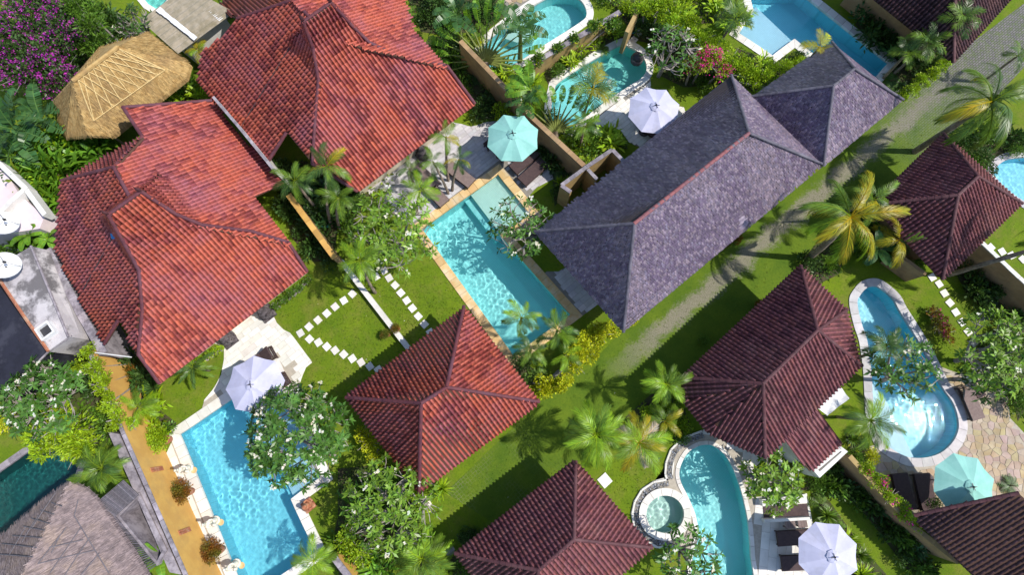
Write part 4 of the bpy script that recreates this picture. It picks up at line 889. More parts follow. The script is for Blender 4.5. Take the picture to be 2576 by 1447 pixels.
# ------------------------------------------------------------------ loungers and tables
def lounger(label, head, foot, z=.03, mat='cushion', w=.72, back=32, L=None):
    h, f = S(*head, .35), S(*foot, .35); d = (h - f); ang = math.atan2(d.y, d.x); L = L or max(1.75, min(2.1, d.length)); c = f + d.normalized() * L / 2
    root = thing('sun_lounger', label, 'sun lounger', (c.x, c.y, z), ang, 'sun loungers by the pools'); hb = L * .16; bl = math.radians(back)
    mb = MB()
    for s in (-1, 1): mb.box((0, s * (w / 2 - .03), .26), (L, .06, .07))
    mb.box((L / 2 - .03, 0, .26), (.06, w - .12, .07)); mb.box((-L / 2 + .03, 0, .26), (.06, w - .12, .07)); mb.build('frame', M['wicker'], root)
    for x in (-L / 2 + .08, L / 2 - .08):
        for s in (-1, 1): mb = MB(); mb.box((x, s * (w / 2 - .05), .11), (.06, .06, .22)); mb.build('leg', M['wicker'], root)
    for k in range(5): mb = MB(); mb.box((hb + .1 + k * (L / 2 - hb - .16) / 4.5, 0, .27), (.05, w - .13, .025)); mb.build('slat', M['wicker'], root)
    mb = MB(); mb.box((-L / 2 * .5 + hb / 2, 0, .335), (L / 2 + hb - .02, w - .06, .08)); mb.build('seat_cushion', M[mat], root)
    bw = (L / 2 - hb) * .98; mb = MB(); mb.box((hb + bw / 2 * math.cos(bl), 0, .335 + bw / 2 * math.sin(bl)), (bw, w - .06, .085), Matrix.Rotation(-bl, 3, 'Y')); mb.build('backrest', M[mat], root)
    mb = MB(); mb.tube([(hb + bw * .7 * math.cos(bl), 0, .29 + bw * .7 * math.sin(bl)), (hb + bw * .75, 0, .28)], .018, 5); mb.build('prop', M['wicker'], root)
lounger('dark brown lounger with raised back poking out from the lavender umbrella', (690, 884), (600, 940))
lounger('dark brown lounger mostly hidden below the lavender umbrella', (722, 950), (650, 1000))
lounger('taupe lounger among the slim palms left of the long turquoise pool', (1146, 430), (1187, 462), mat='cushion_taupe', back=6)
lounger('taupe lounger nearest the sandstone corner below the feathery palms', (1100, 492), (1119, 512), mat='cushion_taupe', back=6)
lounger('taupe lounger half buried under palm fronds by the red house', (1070, 444), (1098, 470), mat='cushion_taupe', back=6)
lounger('dark lounger between teal umbrella and shallow pool step', (1368, 408), (1312, 458), back=12)
lounger('dark lounger tucked under the teal umbrella edge', (1346, 382), (1290, 428), back=12)
lounger('dark lounger half covered by the white umbrella near the shingled roof', (1660, 345), (1612, 300), back=20)
lounger('dark lounger under the white umbrella beside the teardrop pool', (1640, 315), (1597, 272), back=20)
lounger('dark lounger on flagstones nearest the flowering wall', (2282, 1280), (2262, 1192), back=10, w=.85)
lounger('dark lounger touching the pale teal umbrella edge', (2338, 1285), (2318, 1192), back=10, w=.85)
lounger('grey lounger with raised back beside the small side table', (2428, 976), (2462, 1056), mat='cushion_taupe', back=35)
lounger('dark lounger on the white deck above its neighbour by the curving pool', (2030, 1352), (1955, 1357), back=10)
lounger('dark lounger at the bottom edge of the white deck', (2040, 1416), (1966, 1419), back=10)
def table(label, px, sx, sy, h, ang, mat='wicker', name='side_table', cat='table'):
    c = S(*px, h); root = thing(name, label, cat, (c.x, c.y, .03), ang); k = max(3, int(sx / .12))
    for i in range(k): mb = MB(); mb.t = tintv(.85, 1.2); mb.box(((i + .5) * sx / k - sx / 2, 0, h - .05), (sx / k - .008, sy, .035)); mb.build('slat', M[mat], root)
    for x in (-1, 1):
        for y in (-1, 1): mb = MB(); mb.box((x * (sx / 2 - .05), y * (sy / 2 - .05), (h - .07) / 2), (.05, .05, h - .07)); mb.build('leg', M[mat], root)
    return root
table('small dark side table beside the grey lounger', (2466, 990), .48, .42, .45, .5, 'cushion')
table('dark wooden dining table under the teal umbrella', (1262, 352), 1.5, .85, .75, TH, name='dining_table')
for lab, p in (('dark stool on the corner side of the dining table', (1228, 362)), ('dark stool on the pool side of the dining table', (1262, 392))):
    table(lab, p, .42, .42, .45, TH, name='stool', cat='stool')
table('small brown table on the white deck beside its white twin gap', (1988, 1318), .5, .45, .42, .1, 'cushion_taupe')
table('small brown table on the white deck next to the lawn bamboo', (2019, 1316), .45, .45, .42, .1, 'cushion_taupe')
# sunken seat on the white deck
sd = thing('sunken_seat', 'dark sunken seating recess framed in white under the frangipani', 'seat', tuple(S(1975, 1290, 0))); sp = inv(sd)
for pts, z1, m_ in (([(1920, 1275), (1922, 1308), (2036, 1302), (2030, 1268)], .06, 'cushion'), ([(1916, 1258), (1919, 1275), (2031, 1266), (2028, 1244)], .42, 'plaster_white'), ([(1922, 1308), (1924, 1316), (2038, 1309), (2037, 1302)], .42, 'plaster_white')):
    mb = MB(); mb.prism(ccw([tuple(S(x, y, z1))[:2] for x, y in pts]), 0.0, z1); mb.build('cushion' if m_ == 'cushion' else 'bench', M[m_], sd, sp)

# ------------------------------------------------------------------ statues and small things
def statue(label, px):
    c = S(*px, 0); root = thing('statue', label, 'statue', (c.x, c.y, .03), math.radians(-20), 'white statues along the pool', .8); mb = MB()
    mb.lathe([(.26, 0), (.27, .1), (.22, .14)], 12); mb.build('plinth', M['stone_white'], root)
    mb = MB(); mb.lathe([(.20, .13), (.21, .3), (.17, .55), (.155, .75), (.13, .86), (.17, 1.02), (.185, 1.12), (.12, 1.2), (.055, 1.24), (.05, 1.29), (.085, 1.34), (.1, 1.42), (.085, 1.5), (.04, 1.54)], 14, (0, 0, 0), .8, 1.0, .03)
    for s in (-1, 1): mb.tube([(0, s * .17, 1.1), (.06, s * .24, .92), (.2, s * .2, .82), (.3, s * .07, .86)], [.06, .05, .042, .04], 7)
    mb.lathe([(.09, 0), (.07, .06), (.09, .1), (.03, .14)], 10, (-.02, 0, 1.5)); mb.build('figure', M['stone_white'], root, None, True)
    mb = MB(); mb.lathe([(.05, 0), (.12, .08), (.13, .18), (.07, .26), (.09, .3)], 12, (.34, 0, .72)); mb.build('jar', M['stone_white'], root, None, True)
    mb = MB(); mb.lathe([(.16, 0), (.2, .08), (.18, .1), (.05, .06)], 14, (.35, 0, 0)); mb.build('basin', M['sandstone'], root)
statue('white jar statue between the limed bush and the red bush', (478, 1178))
statue('white jar statue between the red bush and the lowest bush', (545, 1309))
statue('white jar statue nearest the bottom edge of the pool deck', (597, 1417))
def carving(label, px, h=.9, mat='stone_dark', name='stone_carving'):
    c = S(*px, h * .5); root = thing(name, label, 'stone carving', (c.x, c.y, .02), .7, None, .68 if name == 'garden_figure' else .9); rr = random.Random(int(px[0])); mb = MB()
    mb.box((0, 0, .05), (.85, .85, .1)); mb.build('plinth', M[mat], root); mb = MB()
    mb.lathe([(.3, .1), (.43, .16), (.46, .3), (.38, .42), (.30, .5), (.33, .62), (.27, .74), (.13, .8), (.17, .86), (.2, .96), (.17, 1.06), (.06, 1.14)], 14, (0, 0, 0), 1, .85, .10, rr)
    for s in (-1, 1): mb.tube([(0.05, s * .3, .66), (.22, s * .36, .45), (.32, s * .1, .36)], [.09, .08, .07], 6); mb.tube([(.05, s * .3, .2), (.38, s * .32, .2), (.42, s * .02, .18)], [.14, .12, .1], 6)
    mb.build('figure', M[mat], root, None, True)
carving('dark carved stone figure at the patio edge nearest the hedge corner', (664, 786))
carving('dark carved stone figure beside the small clipped hedge', (567, 853))
carving('dark carved stone figure on the sunny strip of the red house terrace', (1062, 382))
carving('terracotta carved figure beside the pool coping notch', (770, 1275), .8, 'terracotta', 'garden_figure')
carving('pale pink stone lantern figure under the flowering frangipani', (1064, 1270), .7, 'stone_white', 'garden_figure')
lp = S(1131, 1387, 1.0); lo = thing('lamp_post', 'grey post with round ribbed lid beside the spa villa roof', 'lamp', (lp.x, lp.y, 0)); mb = MB(); mb.lathe([(.1, 0), (.1, .85), (.12, .9)], 10); mb.build('post', M['metal_dark'], lo); mb = MB(); mb.lathe([(.2, .9), (.24, .95), (.22, 1.0), (.15, 1.0), (.14, 1.03), (.08, 1.03), (.07, 1.05)], 18); mb.build('lid', M['coping_grey'], lo)
bq = S(1607, 135, .9); bo = thing('garden_kettle', 'black rounded lidded pot at the head of the teardrop pool', 'pot', (bq.x, bq.y, 0)); mb = MB(); mb.lathe([(.2, 0), (.34, .2), (.38, .45), (.32, .6)], 16); mb.build('bowl', M['stone_dark'], bo, None, True); mb = MB(); mb.lathe([(.34, .6), (.26, .74), (.1, .82), (.04, .9)], 16); mb.build('lid', M['metal_dark'], bo, None, True)
M['hose'] = plain('teal hose', (.05, .35, .33), .5)
for lab, px in (('coiled teal garden hose hanging by the ochre pier', T(2, 0, 895, 215)), ('coiled teal hose on grass below slim palm trunks', T(1, 1, 512, 230))):
    c = S(*px, .15); ho = thing('garden_hose', lab, 'hose', (c.x, c.y, 0)); mb = MB(); mb.tube([(.28 * math.cos(a * .5) * (1 - a * .004), .28 * math.sin(a * .5) * (1 - a * .004), .04 + a * .003) for a in range(40)], .022, 5, True); mb.build('coil', M['hose'], ho)
# raised planter rims with dark pebbles round the spa
def pebble_strip(pts_out, width, label):
    loop = [S(*p, 0) for p in pts_out]; Vs = []; mb = MB(); rr = random.Random(4); tot = 0
    root = thing('pebble_channel', label, 'pebble channel', tuple(loop[len(loop) // 2])); pin = inv(root); mbs = MB(); mbk = MB()
    for a, b in zip(loop, loop[1:]):
        d = (b - a); L = d.length; d.normalize(); n = Vector((-d.y, d.x, 0))
        mbs.face([a + n * .02 + Vector((0, 0, .036)), b + n * .02 + Vector((0, 0, .036)), b + n * width + Vector((0, 0, .036)), a + n * width + Vector((0, 0, .036))])
        mbk.prism(ccw([tuple(a - n * .09)[:2], tuple(b - n * .09)[:2], tuple(b)[:2], tuple(a)[:2]]), 0, .10)
        for _ in range(int(L * width * 260)):
            p = a + d * rr.uniform(0, L) + n * rr.uniform(.04, width - .03); k = rr.uniform(.5, 2.6) if rr.random() < .4 else rr.uniform(.3, .8); mb.t = (k, k * 1.02, k * 1.08); r = rr.uniform(.022, .042)
            v = [mb.v(p + Vector((r * math.cos(q), r * math.sin(q), .04))) for q in (0, 1.57, 3.14, 4.71)]; t_ = mb.v(p + Vector((0, 0, .04 + r * .8)))
            for i in range(4): mb.F.append([v[i], v[(i + 1) % 4], t_])
    mbs.build('gravel_bed', M['mortar_dark'], root, pin); mbk.build('kerb', M['plaster_white'], root, pin); o = mb.build('pebbles', M['pebble'], root, pin); o['kind'] = 'stuff'
M['pebble'] = plain('grey river pebble', (.26, .27, .29), .6)
pebble_strip(TL(2, 2, [(1420, 372), (1275, 425), (1190, 510), (1155, 605), (1148, 690), (1165, 735), (1055, 757), (970, 815), (920, 900), (902, 985), (915, 1075), (962, 1148), (1030, 1205), (1090, 1232), (1235, 1222)]), .30, 'curved black pebble channel hugging the round spa tub')
pebble_strip(TL(2, 2, [(1830, 800), (1800, 700), (1755, 585)]), .24, 'short black pebble channel between white deck and frangipani bed')

# ------------------------------------------------------------------ vegetation: leaf geometry
class LeafSet:
    """many small leaf faces, one mesh"""
    def __init__(s): s.V = []; s.Q = []; s.T = []
    def strip(s, pts, widths, side, t):
        k = len(s.V)
        for p, w in zip(pts, widths): s.V.append(tuple(p - side * w)); s.V.append(tuple(p + side * w)); s.T += [t, t]
        for i in range(len(pts) - 1): s.Q.append((k + 2 * i, k + 2 * i + 1, k + 2 * i + 3, k + 2 * i + 2))
    def leaf(s, p, d, side, L, w, t, fold=.25, droop=.15):
        up = side.cross(d); k = len(s.V); m = p + d * L * .5
        for v in (p, m - side * w * .5 + up * w * fold, p + d * L - Vector((0, 0, L * droop)), m + side * w * .5 + up * w * fold): s.V.append(tuple(v)); s.T.append(t)
        s.Q.append((k, k + 1, k + 2, k + 3))
    def mesh(s, name, mat): return quad_mesh(name, s.V, s.Q, np.array(s.T), M[mat])
def rdir(r=random, zmin=-.2):
    while True:
        v = Vector((r.gauss(0, 1), r.gauss(0, 1), r.gauss(0, 1))).normalized()
        if v.z >= zmin: return v
def lt(r, lo=.55, hi=1.4): k = r.uniform(lo, hi); h = r.uniform(-.12, .12); return (k * (1 + h), k, k * (1 - h))

# ---- palms
FROND = {}
def frond_mesh(kind, mat, seed):
    key = (kind, mat, seed)
    if key in FROND: return FROND[key]
    r = random.Random(seed * 31 + len(kind)); ls = LeafSet(); nl, ll, droop, w = dict(feather=(34, .31, 1.4, .0072), coconut=(54, .22, 1.6, .0052), fan=(22, .40, .9, .0115), cycad=(34, .22, .7, .008))[kind]
    droop *= r.uniform(.75, 1.25); pts = []; p = Vector((0, 0, 0)); n = 12; tw = r.uniform(-.25, .25)
    for i in range(n + 1):
        t = i / n; a = -droop * t ** 1.4; pts.append((p.copy(), Vector((math.cos(a), tw * t * .5, math.sin(a))).normalized())); p = p + pts[-1][1] / n
    mb_r = [q[0] for q in pts]
    for sgn in (-1, 1):
        for i in range(nl):
            t = .14 + .86 * (i + r.uniform(-.2, .2)) / nl; t = min(max(t, .05), .999); f = t * n; j = min(int(f), n - 1); q = pts[j][0].lerp(pts[j + 1][0], f - j); d = pts[j][1]
            side = Vector((0, 1, 0)) * sgn; up = d.cross(Vector((0, 1, 0))) * -1
            if up.z < 0: up = -up
            fw = .55 + .75 * t; l = ll * (math.sin(math.pi * min(1, .18 + .78 * t)) ** .55) * r.uniform(.85, 1.1)
            if kind == 'fan': fw *= .8
            e = (side * math.cos(fw) + d * math.sin(fw + r.uniform(-.12, .12)) + up * (.30 - .3 * t) + Vector((0, 0, r.uniform(-.22, .16)))).normalized(); wv = d.cross(e).cross(e).normalized() if d.cross(e).length > .01 else up
            wv = (d - e * d.dot(e)).normalized(); g = Vector((0, 0, -1)); m = q + e * l * .5 + g * l * (.18 if kind == 'coconut' else .06); tip = q + e * l * .95 + g * l * dict(feather=.5, coconut=.95, fan=.3, cycad=.1)[kind]
            ls.strip([q, m, tip], [w * .6, w, w * .15], wv, lt(r, .65, 1.35))
    for a_, b_ in zip(range(n), range(1, n + 1)):                   # stalk: three-sided
        ra, rb = .014 * (1 - a_ / n) + .003, .014 * (1 - b_ / n) + .003
        for s0, s1 in (((1, 0), (-.5, .87)), ((-.5, .87), (-.5, -.87)), ((-.5, -.87), (1, 0))):
            k = len(ls.V)
            for pt, rr, sv in ((pts[a_][0], ra, s0), (pts[a_][0], ra, s1), (pts[b_][0], rb, s1), (pts[b_][0], rb, s0)):
                ls.V.append((pt.x, pt.y + sv[1] * rr, pt.z + sv[0] * rr)); ls.T.append((1.7, 1.35, .8))
            ls.Q.append((k, k + 1, k + 2, k + 3))
    FROND[key] = ls.mesh('frond', mat); return FROND[key]
def palm(label, px, h, R, n=13, kind='feather', mats=('leaf_palm',), base=None, tr=.09, lo=-.15, hi=1.15, group=None, name='palm_tree', dry=0):
    c = S(*px, h); b = S(*base, 0) if base else Vector((c.x + random.uniform(-.15, .15), c.y + random.uniform(-.15, .15), 0))
    root = thing(name, label, 'palm tree', (b.x, b.y, 0), 0, group); C = c - b; r = random.Random(int(px[0] * 7 + px[1])); Lf = PXM(R, h) * 1.08
    if h > .5:
        mb = MB(); N = 9; pts = []; rad = []
        for i in range(N + 1):
            t = i / N; k = t * t * .6 + t * .4 if base else t; pts.append((C.x * k, C.y * k, C.z * t)); rad.append(tr * (1.35 - .5 * t) * (1 + .12 * (i % 2)))
        mb.tube(pts, rad, 8); mb.build('trunk', M['trunk'], root)
    for i in range(n):
        u = (i + .5) / n; el = lo + (hi - lo) * u ** 1.1 + r.uniform(-.1, .1); az = i * 2.39996 + r.uniform(-.25, .25); sc = Lf * r.uniform(.85, 1.1) * (1 - .12 * u)
        mt = mats[r.randrange(len(mats))] if i >= dry else 'leaf_dry'
        o = bpy.data.objects.new('frond', frond_mesh(kind, mt, r.randrange(3))); COL.objects.link(o); o.parent = root
        o.matrix_basis = Matrix.Translation(C) @ Matrix.Rotation(az, 4, 'Z') @ Matrix.Rotation(-el, 4, 'Y') @ Matrix.Rotation(r.uniform(-.4, .4), 4, 'X') @ Matrix.Scale(sc, 4)
    return root

# ---- frangipani and other broad crowns
def frangipani(label, px, h, Rpx, n_tip=90, flowers=.3, leafy=8, mat='leaf_fran', base=None, flat=.45, leafL=.31, name='frangipani_tree', petal='petal', bare=.0, cat='tree', group=None):
    c = S(*px, h); b = S(*base, 0) if base else Vector((c.x + random.uniform(-.3, .3), c.y + random.uniform(-.3, .3), 0)); R = PXM(Rpx, h)
    root = thing(name, label, cat, (b.x, b.y, 0), 0, group); C = c - b; r = random.Random(int(px[0] * 3 + px[1])); br = MB(); fork = Vector((C.x * .2, C.y * .2, max(.5, h * .28)))
    br.tube([(0, 0, -.05), tuple(fork * .5 + Vector((.05, .03, 0))), tuple(fork)], [.13, .11, .10], 7); limbs = []
    for i in range(6):
        a = i * 1.047 + r.uniform(-.3, .3); e = C + Vector((math.cos(a) * R * .5, math.sin(a) * R * .5, -R * .12 + r.uniform(-.2, .2))); m = fork.lerp(e, .5) + Vector((0, 0, -.12)); br.tube([fork, m, e], [.075, .06, .045], 6); limbs += [m.lerp(e, .5), e]
    limbs.append(C + Vector((0, 0, -R * .1))); br.tube([fork, limbs[-1]], [.07, .045], 6); sec = []
    for i in range(24):
        a = r.uniform(0, 6.283); q = math.sqrt(r.random()) * .82; e = C + Vector((math.cos(a) * R * q, math.sin(a) * R * q, R * flat * (1 - q * q) * .6 - R * .08 + r.uniform(-.12, .12))); p = min(limbs, key=lambda v: (v - e).length)
        br.tube([p, p.lerp(e, .5) + Vector((0, 0, -.07)), e], [.04, .032, .026], 5, False); sec.append(e)
    ls = LeafSet(); fl = LeafSet()
    for i in range(n_tip):
        a = r.uniform(0, 6.283); q = math.sqrt(r.random()) * r.choice((1, 1, .93, 1.08)); e = C + Vector((math.cos(a) * R * q, math.sin(a) * R * q, R * flat * (1 - q * q) + r.uniform(-.22, .18))); p = min(sec, key=lambda v: (v - e).length)
        m = p.lerp(e, .55) + Vector((r.uniform(-.08, .08), r.uniform(-.08, .08), -.05)); br.tube([p, m, e], [.024, .02, .015], 4, False)
        if r.random() < bare: continue
        ax = ((e - m).normalized() + Vector((0, 0, .7))).normalized(); k = max(3, int(r.gauss(leafy, 1.8)))
        for j in range(k):
            az = j * 2.4 + r.uniform(-.3, .3); o = ax.orthogonal().normalized(); o = Matrix.Rotation(az, 3, ax) @ o; d = (o * r.uniform(.8, 1.1) + ax * r.uniform(.05, .75)).normalized(); s = d.cross(ax).normalized(); L = leafL * r.uniform(.7, 1.25)
            ls.leaf(e - ax * r.uniform(0, .06), d, s, L, L * .33, lt(r), .18, .12)
        if r.random() < flowers * .36:
            for j in range(r.randrange(2, 6)):
                f = e + ax * .13 + Vector((r.uniform(-.1, .1), r.uniform(-.1, .1), r.uniform(-.02, .06)))
                for z in range(3): d = Matrix.Rotation(z * 2.1 + j, 3, 'Z') @ Vector((1, 0, .25)); fl.leaf(f, d, Vector((-d.y, d.x, 0)).normalized(), .065, .07, lt(r, .85, 1.15), .1, 0)
    br.build('trunk', M['branch'], root); link(bpy.data.objects.new('crown', ls.mesh('crown', mat)), root)
    if fl.V: link(bpy.data.objects.new('blossoms', fl.mesh('blossoms', petal)), root)
    return root

# ---- shrubs: shared foliage meshes, one thing each
SHRUB = {}
def shrub_mesh(form, mat, seed):
    key = (form, mat, seed)
    if key in SHRUB: return SHRUB[key]
    r = random.Random(seed * 17 + sum(map(ord, form))); ls = LeafSet()
    if form in ('round', 'fine', 'broad'):
        n, L = dict(round=(620, .19), fine=(950, .13), broad=(240, .42))[form]; lob = [(rdir(r, -.1) * r.uniform(.25, .6), r.uniform(.42, .62)) for _ in range(7)]
        for i in range(n):
            c, q = lob[i % 7]; d = rdir(r, -.45); p = c + d * q * r.uniform(.6, 1.05); p.z = p.z * .85 + .45
            if p.z < .02: p.z = r.uniform(.02, .2)
            e = (d + Vector((r.gauss(0, .5), r.gauss(0, .5), r.gauss(.25, .4)))).normalized(); s = e.cross(rdir(r, -1)).normalized(); l = L * r.uniform(.6, 1.35); k = .5 + .5 * min(1, max(0, (p - Vector((0, 0, .45))).length)) ; t = lt(r, .55, 1.45); ls.leaf(p, e, s, l, l * (.5 if form != 'broad' else .36), t, .2, .1)
    elif form == 'spiky':
        for i in range(85):
            el = r.uniform(.05, 1.35); az = r.uniform(0, 6.283); d = Vector((math.cos(az) * math.cos(el), math.sin(az) * math.cos(el), math.sin(el))); s = Vector((-math.sin(az), math.cos(az), 0)); L = r.uniform(.75, 1.1); p = Vector((0, 0, .25))
            ls.strip([p, p + d * L * .55, p + d * L - Vector((0, 0, L * .22 * math.cos(el)))], [.02, .035, .004], s, lt(r, .6, 1.4))
    elif form == 'paddle':                                             # heliconia / canna: upright paddle leaves
        for i in range(46):
            az = r.uniform(0, 6.283); bx = Vector((r.gauss(0, .33), r.gauss(0, .33), 0)); el = r.uniform(.65, 1.4); d = Vector((math.cos(az) * math.cos(el), math.sin(az) * math.cos(el), math.sin(el))); s = Vector((-math.sin(az), math.cos(az), 0)); st = r.uniform(.35, .9); L = r.uniform(.6, .95); p = bx + d * st; hz = Vector((math.cos(az), math.sin(az), 0)); g = Vector((0, 0, -1))
            q = [bx, p, p + d * L * .3 + hz * .08, p + d * L * .6 + hz * .22, p + d * L * .8 + hz * .45 + g * .08]; ls.strip(q, [.008, .02, .095, .085, .004], s, lt(r, .6, 1.35))
    elif form == 'fern':
        for i in range(18):
            az = r.uniform(0, 6.283); el = r.uniform(.25, 1.1); hz = Vector((math.cos(az), math.sin(az), 0)); s = Vector((-math.sin(az), math.cos(az), 0)); L = r.uniform(.75, 1.05)
            for k in range(11):
                t = (k + 1) / 11; p = hz * L * t * math.cos(el * (1 - t * .4)) + Vector((0, 0, .15 + L * (math.sin(el) * t - .75 * t * t)))
                for sg in (-1, 1): e = (s * sg + hz * .45 + Vector((0, 0, -.15))).normalized(); l = .26 * math.sin(math.pi * (.12 + .85 * t)); ls.strip([p, p + e * l], [.035, .006], hz, lt(r, .6, 1.35))
    SHRUB[key] = ls.mesh('foliage', mat); return SHRUB[key]
STEM = None
def shrub(label, px, Rpx, form='round', mat='leaf_mid', group=None, h=None, name='shrub', cat='shrub', z0=0.0, zc=None):
    global STEM
    R = PXM(Rpx); hh = h if h else R * 1.1; c = S(*px, zc if zc is not None else hh * .55 + z0); root = thing(name, label, cat, (c.x, c.y, z0), random.uniform(0, 6.28), group); root.scale = (R, R, hh)
    o = bpy.data.objects.new('foliage', shrub_mesh(form, mat, random.randrange(3))); COL.objects.link(o); o.parent = root
    if STEM is None: mb = MB(); mb.tube([(0, 0, -.02), (.03, 0, .25), (.0, .04, .55)], [.05, .035, .015], 5); mb.tube([(0.02, 0, .15), (.2, .12, .5)], [.03, .01], 4); mb.tube([(0.02, 0, .15), (-.18, .1, .5)], [.03, .01], 4); STEM = mb.mesh('stem', M['stem'])
    s = bpy.data.objects.new('stem', STEM); COL.objects.link(s); s.parent = root
    return root
def bed(label, poly, n, kinds, rpx=(18, 34), group=None, soil=True, name='shrub', hs=None, cat='shrub', rs=0):
    """a planting bed: soil sheet plus shrubs spread over it"""
    W = world2(poly)
    if soil: sheet('planting_bed', W, .016, M['soil'], [h for h in POOL_HOLES if any(inside(p, W) for p in h) or any(inside(p, h) for p in W)])
    xs = [p[0] for p in poly]; ys = [p[1] for p in poly]; pts = []; tries = 0
    n = max(2, round(n * .62))
    while len(pts) < n and tries < 4000:
        tries += 1; p = (random.uniform(min(xs), max(xs)), random.uniform(min(ys), max(ys)))
        if not inside(p, poly): continue
        if all(math.dist(p, q) > (rpx[0] + rpx[1]) * .38 * max(.3, 1 - tries / 3000) for q in pts): pts.append(p)
    items = [(p,) + random.choice(kinds) for p in pts]; by = {}
    for it in sorted(items, key=lambda q: q[0][0]): by.setdefault((it[1], it[2]), []).append(it)
    for (f, m), lst in by.items():
        adj = COLW.get(m, 'green') + ' ' + FORMW[f]
        for i, (p, _, _) in enumerate(lst):
            R = random.uniform(*rpx) * 1.08; w = '' if len(lst) == 1 else ', ' + ('leftmost' if i == 0 else 'rightmost' if i == len(lst) - 1 else ORD[min(i, 14)] + ' from left')
            if len((adj + ' ' + label + w).split()) > 16: adj = adj.replace(' leaved', '-leaved').replace('mid ', '').replace('deep ', '')
            shrub(adj + ' ' + label + w, p, R, f, m, group or label, random.uniform(*hs) if hs else None, name, cat)
    ls = LeafSet(); r = random.Random(len(label)); A = abs(area(W)); wx = [p[0] for p in W]; wy = [p[1] for p in W]
    if soil:
        for _ in range(int(A * 75)):                       # low ground cover filling the bed
            q = (r.uniform(min(wx), max(wx)), r.uniform(min(wy), max(wy)))
            if not inside(q, W) or any(inside(q, h) for h in POOL_HOLES): continue
            z = r.uniform(.03, .3); e = rdir(r, -.1); ls.leaf(Vector((q[0], q[1], z)), e, e.cross(rdir(r, -1)).normalized(), r.uniform(.12, .3), r.uniform(.05, .12), lt(r, .4, 1.3))
        o = link(bpy.data.objects.new('ground_cover', ls.mesh('ground_cover', kinds[0][1]))); o['kind'] = 'stuff'; o['label'] = 'low leafy ground cover under the ' + label; o['category'] = 'ground cover'
COLW = dict(leaf_dark='dark', leaf_mid='green', leaf_lime='lime', leaf_yellow='yellowish', leaf_red='reddish', leaf_palm='mid green', leaf_palm_dark='deep green', leaf_banana='fresh green', leaf_banana_dark='blue green')
FORMW = dict(round='rounded', fine='fine leaved', broad='broad leaved', spiky='spiky', paddle='paddle leaved', fern='ferny')
ORD = ('first', 'second', 'third', 'fourth', 'fifth', 'sixth', 'seventh', 'eighth', 'ninth', 'tenth', 'eleventh', 'twelfth', 'thirteenth', 'fourteenth', 'fifteenth')
def leaf_mass(label, name, blobs, mat, n, L, flower=None, fl_n=0, cat='bush', stems=True, group=None, seed=3, fl_L=.09, fine=.5):
    """one big bush or creeper: lobes given as (px, z, radius px, squash)"""
    r = random.Random(seed); B = []
    for px, z, rp, sq in blobs: B.append((S(*px, z), PXM(rp, z), sq))
    b0 = B[0][0]; root = thing(name, label, cat, (b0.x, b0.y, 0), 0, group); ls = LeafSet(); fl = LeafSet(); o = Vector((b0.x, b0.y, 0)); tot = sum(b[1] ** 2 for b in B)
    for c, R, sq in B:
        sub = [(rdir(r, -.3) * R * r.uniform(.3, .75), R * r.uniform(.28, .5)) for _ in range(9)]
        def pick():
            s, q = sub[r.randrange(9)]; d = rdir(r, -.35); v = s + d * q * r.uniform(.55, 1.08); v.z *= sq; p = c + v - o
            if p.z < .03: p.z = r.uniform(.03, .15)
            return p, d
        for _ in range(int(n * R * R / tot)):
            p, d = pick(); e = (d + Vector((r.gauss(0, .55), r.gauss(0, .55), r.gauss(.2, .4)))).normalized(); s = e.cross(rdir(r, -1)).normalized(); l = L * r.uniform(.6, 1.4); ls.leaf(p, e, s, l, l * fine, lt(r, .5, 1.45), .2, .1)
        if flower:
            cl = [pick() for _ in range(max(1, int(fl_n * R * R / tot / 9)))]
            for p, d in cl:
                for _ in range(r.randrange(4, 14)): e = rdir(r, -.2); fl.leaf(p + d * .07 + Vector((r.gauss(0, .09), r.gauss(0, .09), r.gauss(0, .05))), e, e.cross(rdir(r, -1)).normalized(), fl_L, fl_L * .9, lt(r, .6, 1.5), .15, 0)
    if stems:
        mb = MB()
        for c, R, sq in B: q = c - o; mb.tube([(q.x * .6, q.y * .6, -.03), (q.x * .8, q.y * .8, q.z * .5), tuple(q)], [.07, .05, .02], 6); 
        for c, R, sq in B:
            for k in range(7): d = rdir(r, .0); q = c - o; mb.tube([q - Vector((0, 0, R * .3 * sq)), q + Vector((d.x * R * .5, d.y * R * .5, d.z * R * .3 * sq)), q + Vector((d.x * R * .95, d.y * R * .95, d.z * R * sq * .9))], [.03, .02, .008], 4, False)
        mb.build('stem', M['branch'], root)
    link(bpy.data.objects.new('foliage', ls.mesh('foliage', mat)), root)
    if fl.V: link(bpy.data.objects.new('blossoms', fl.mesh('blossoms', flower)), root)
    return root

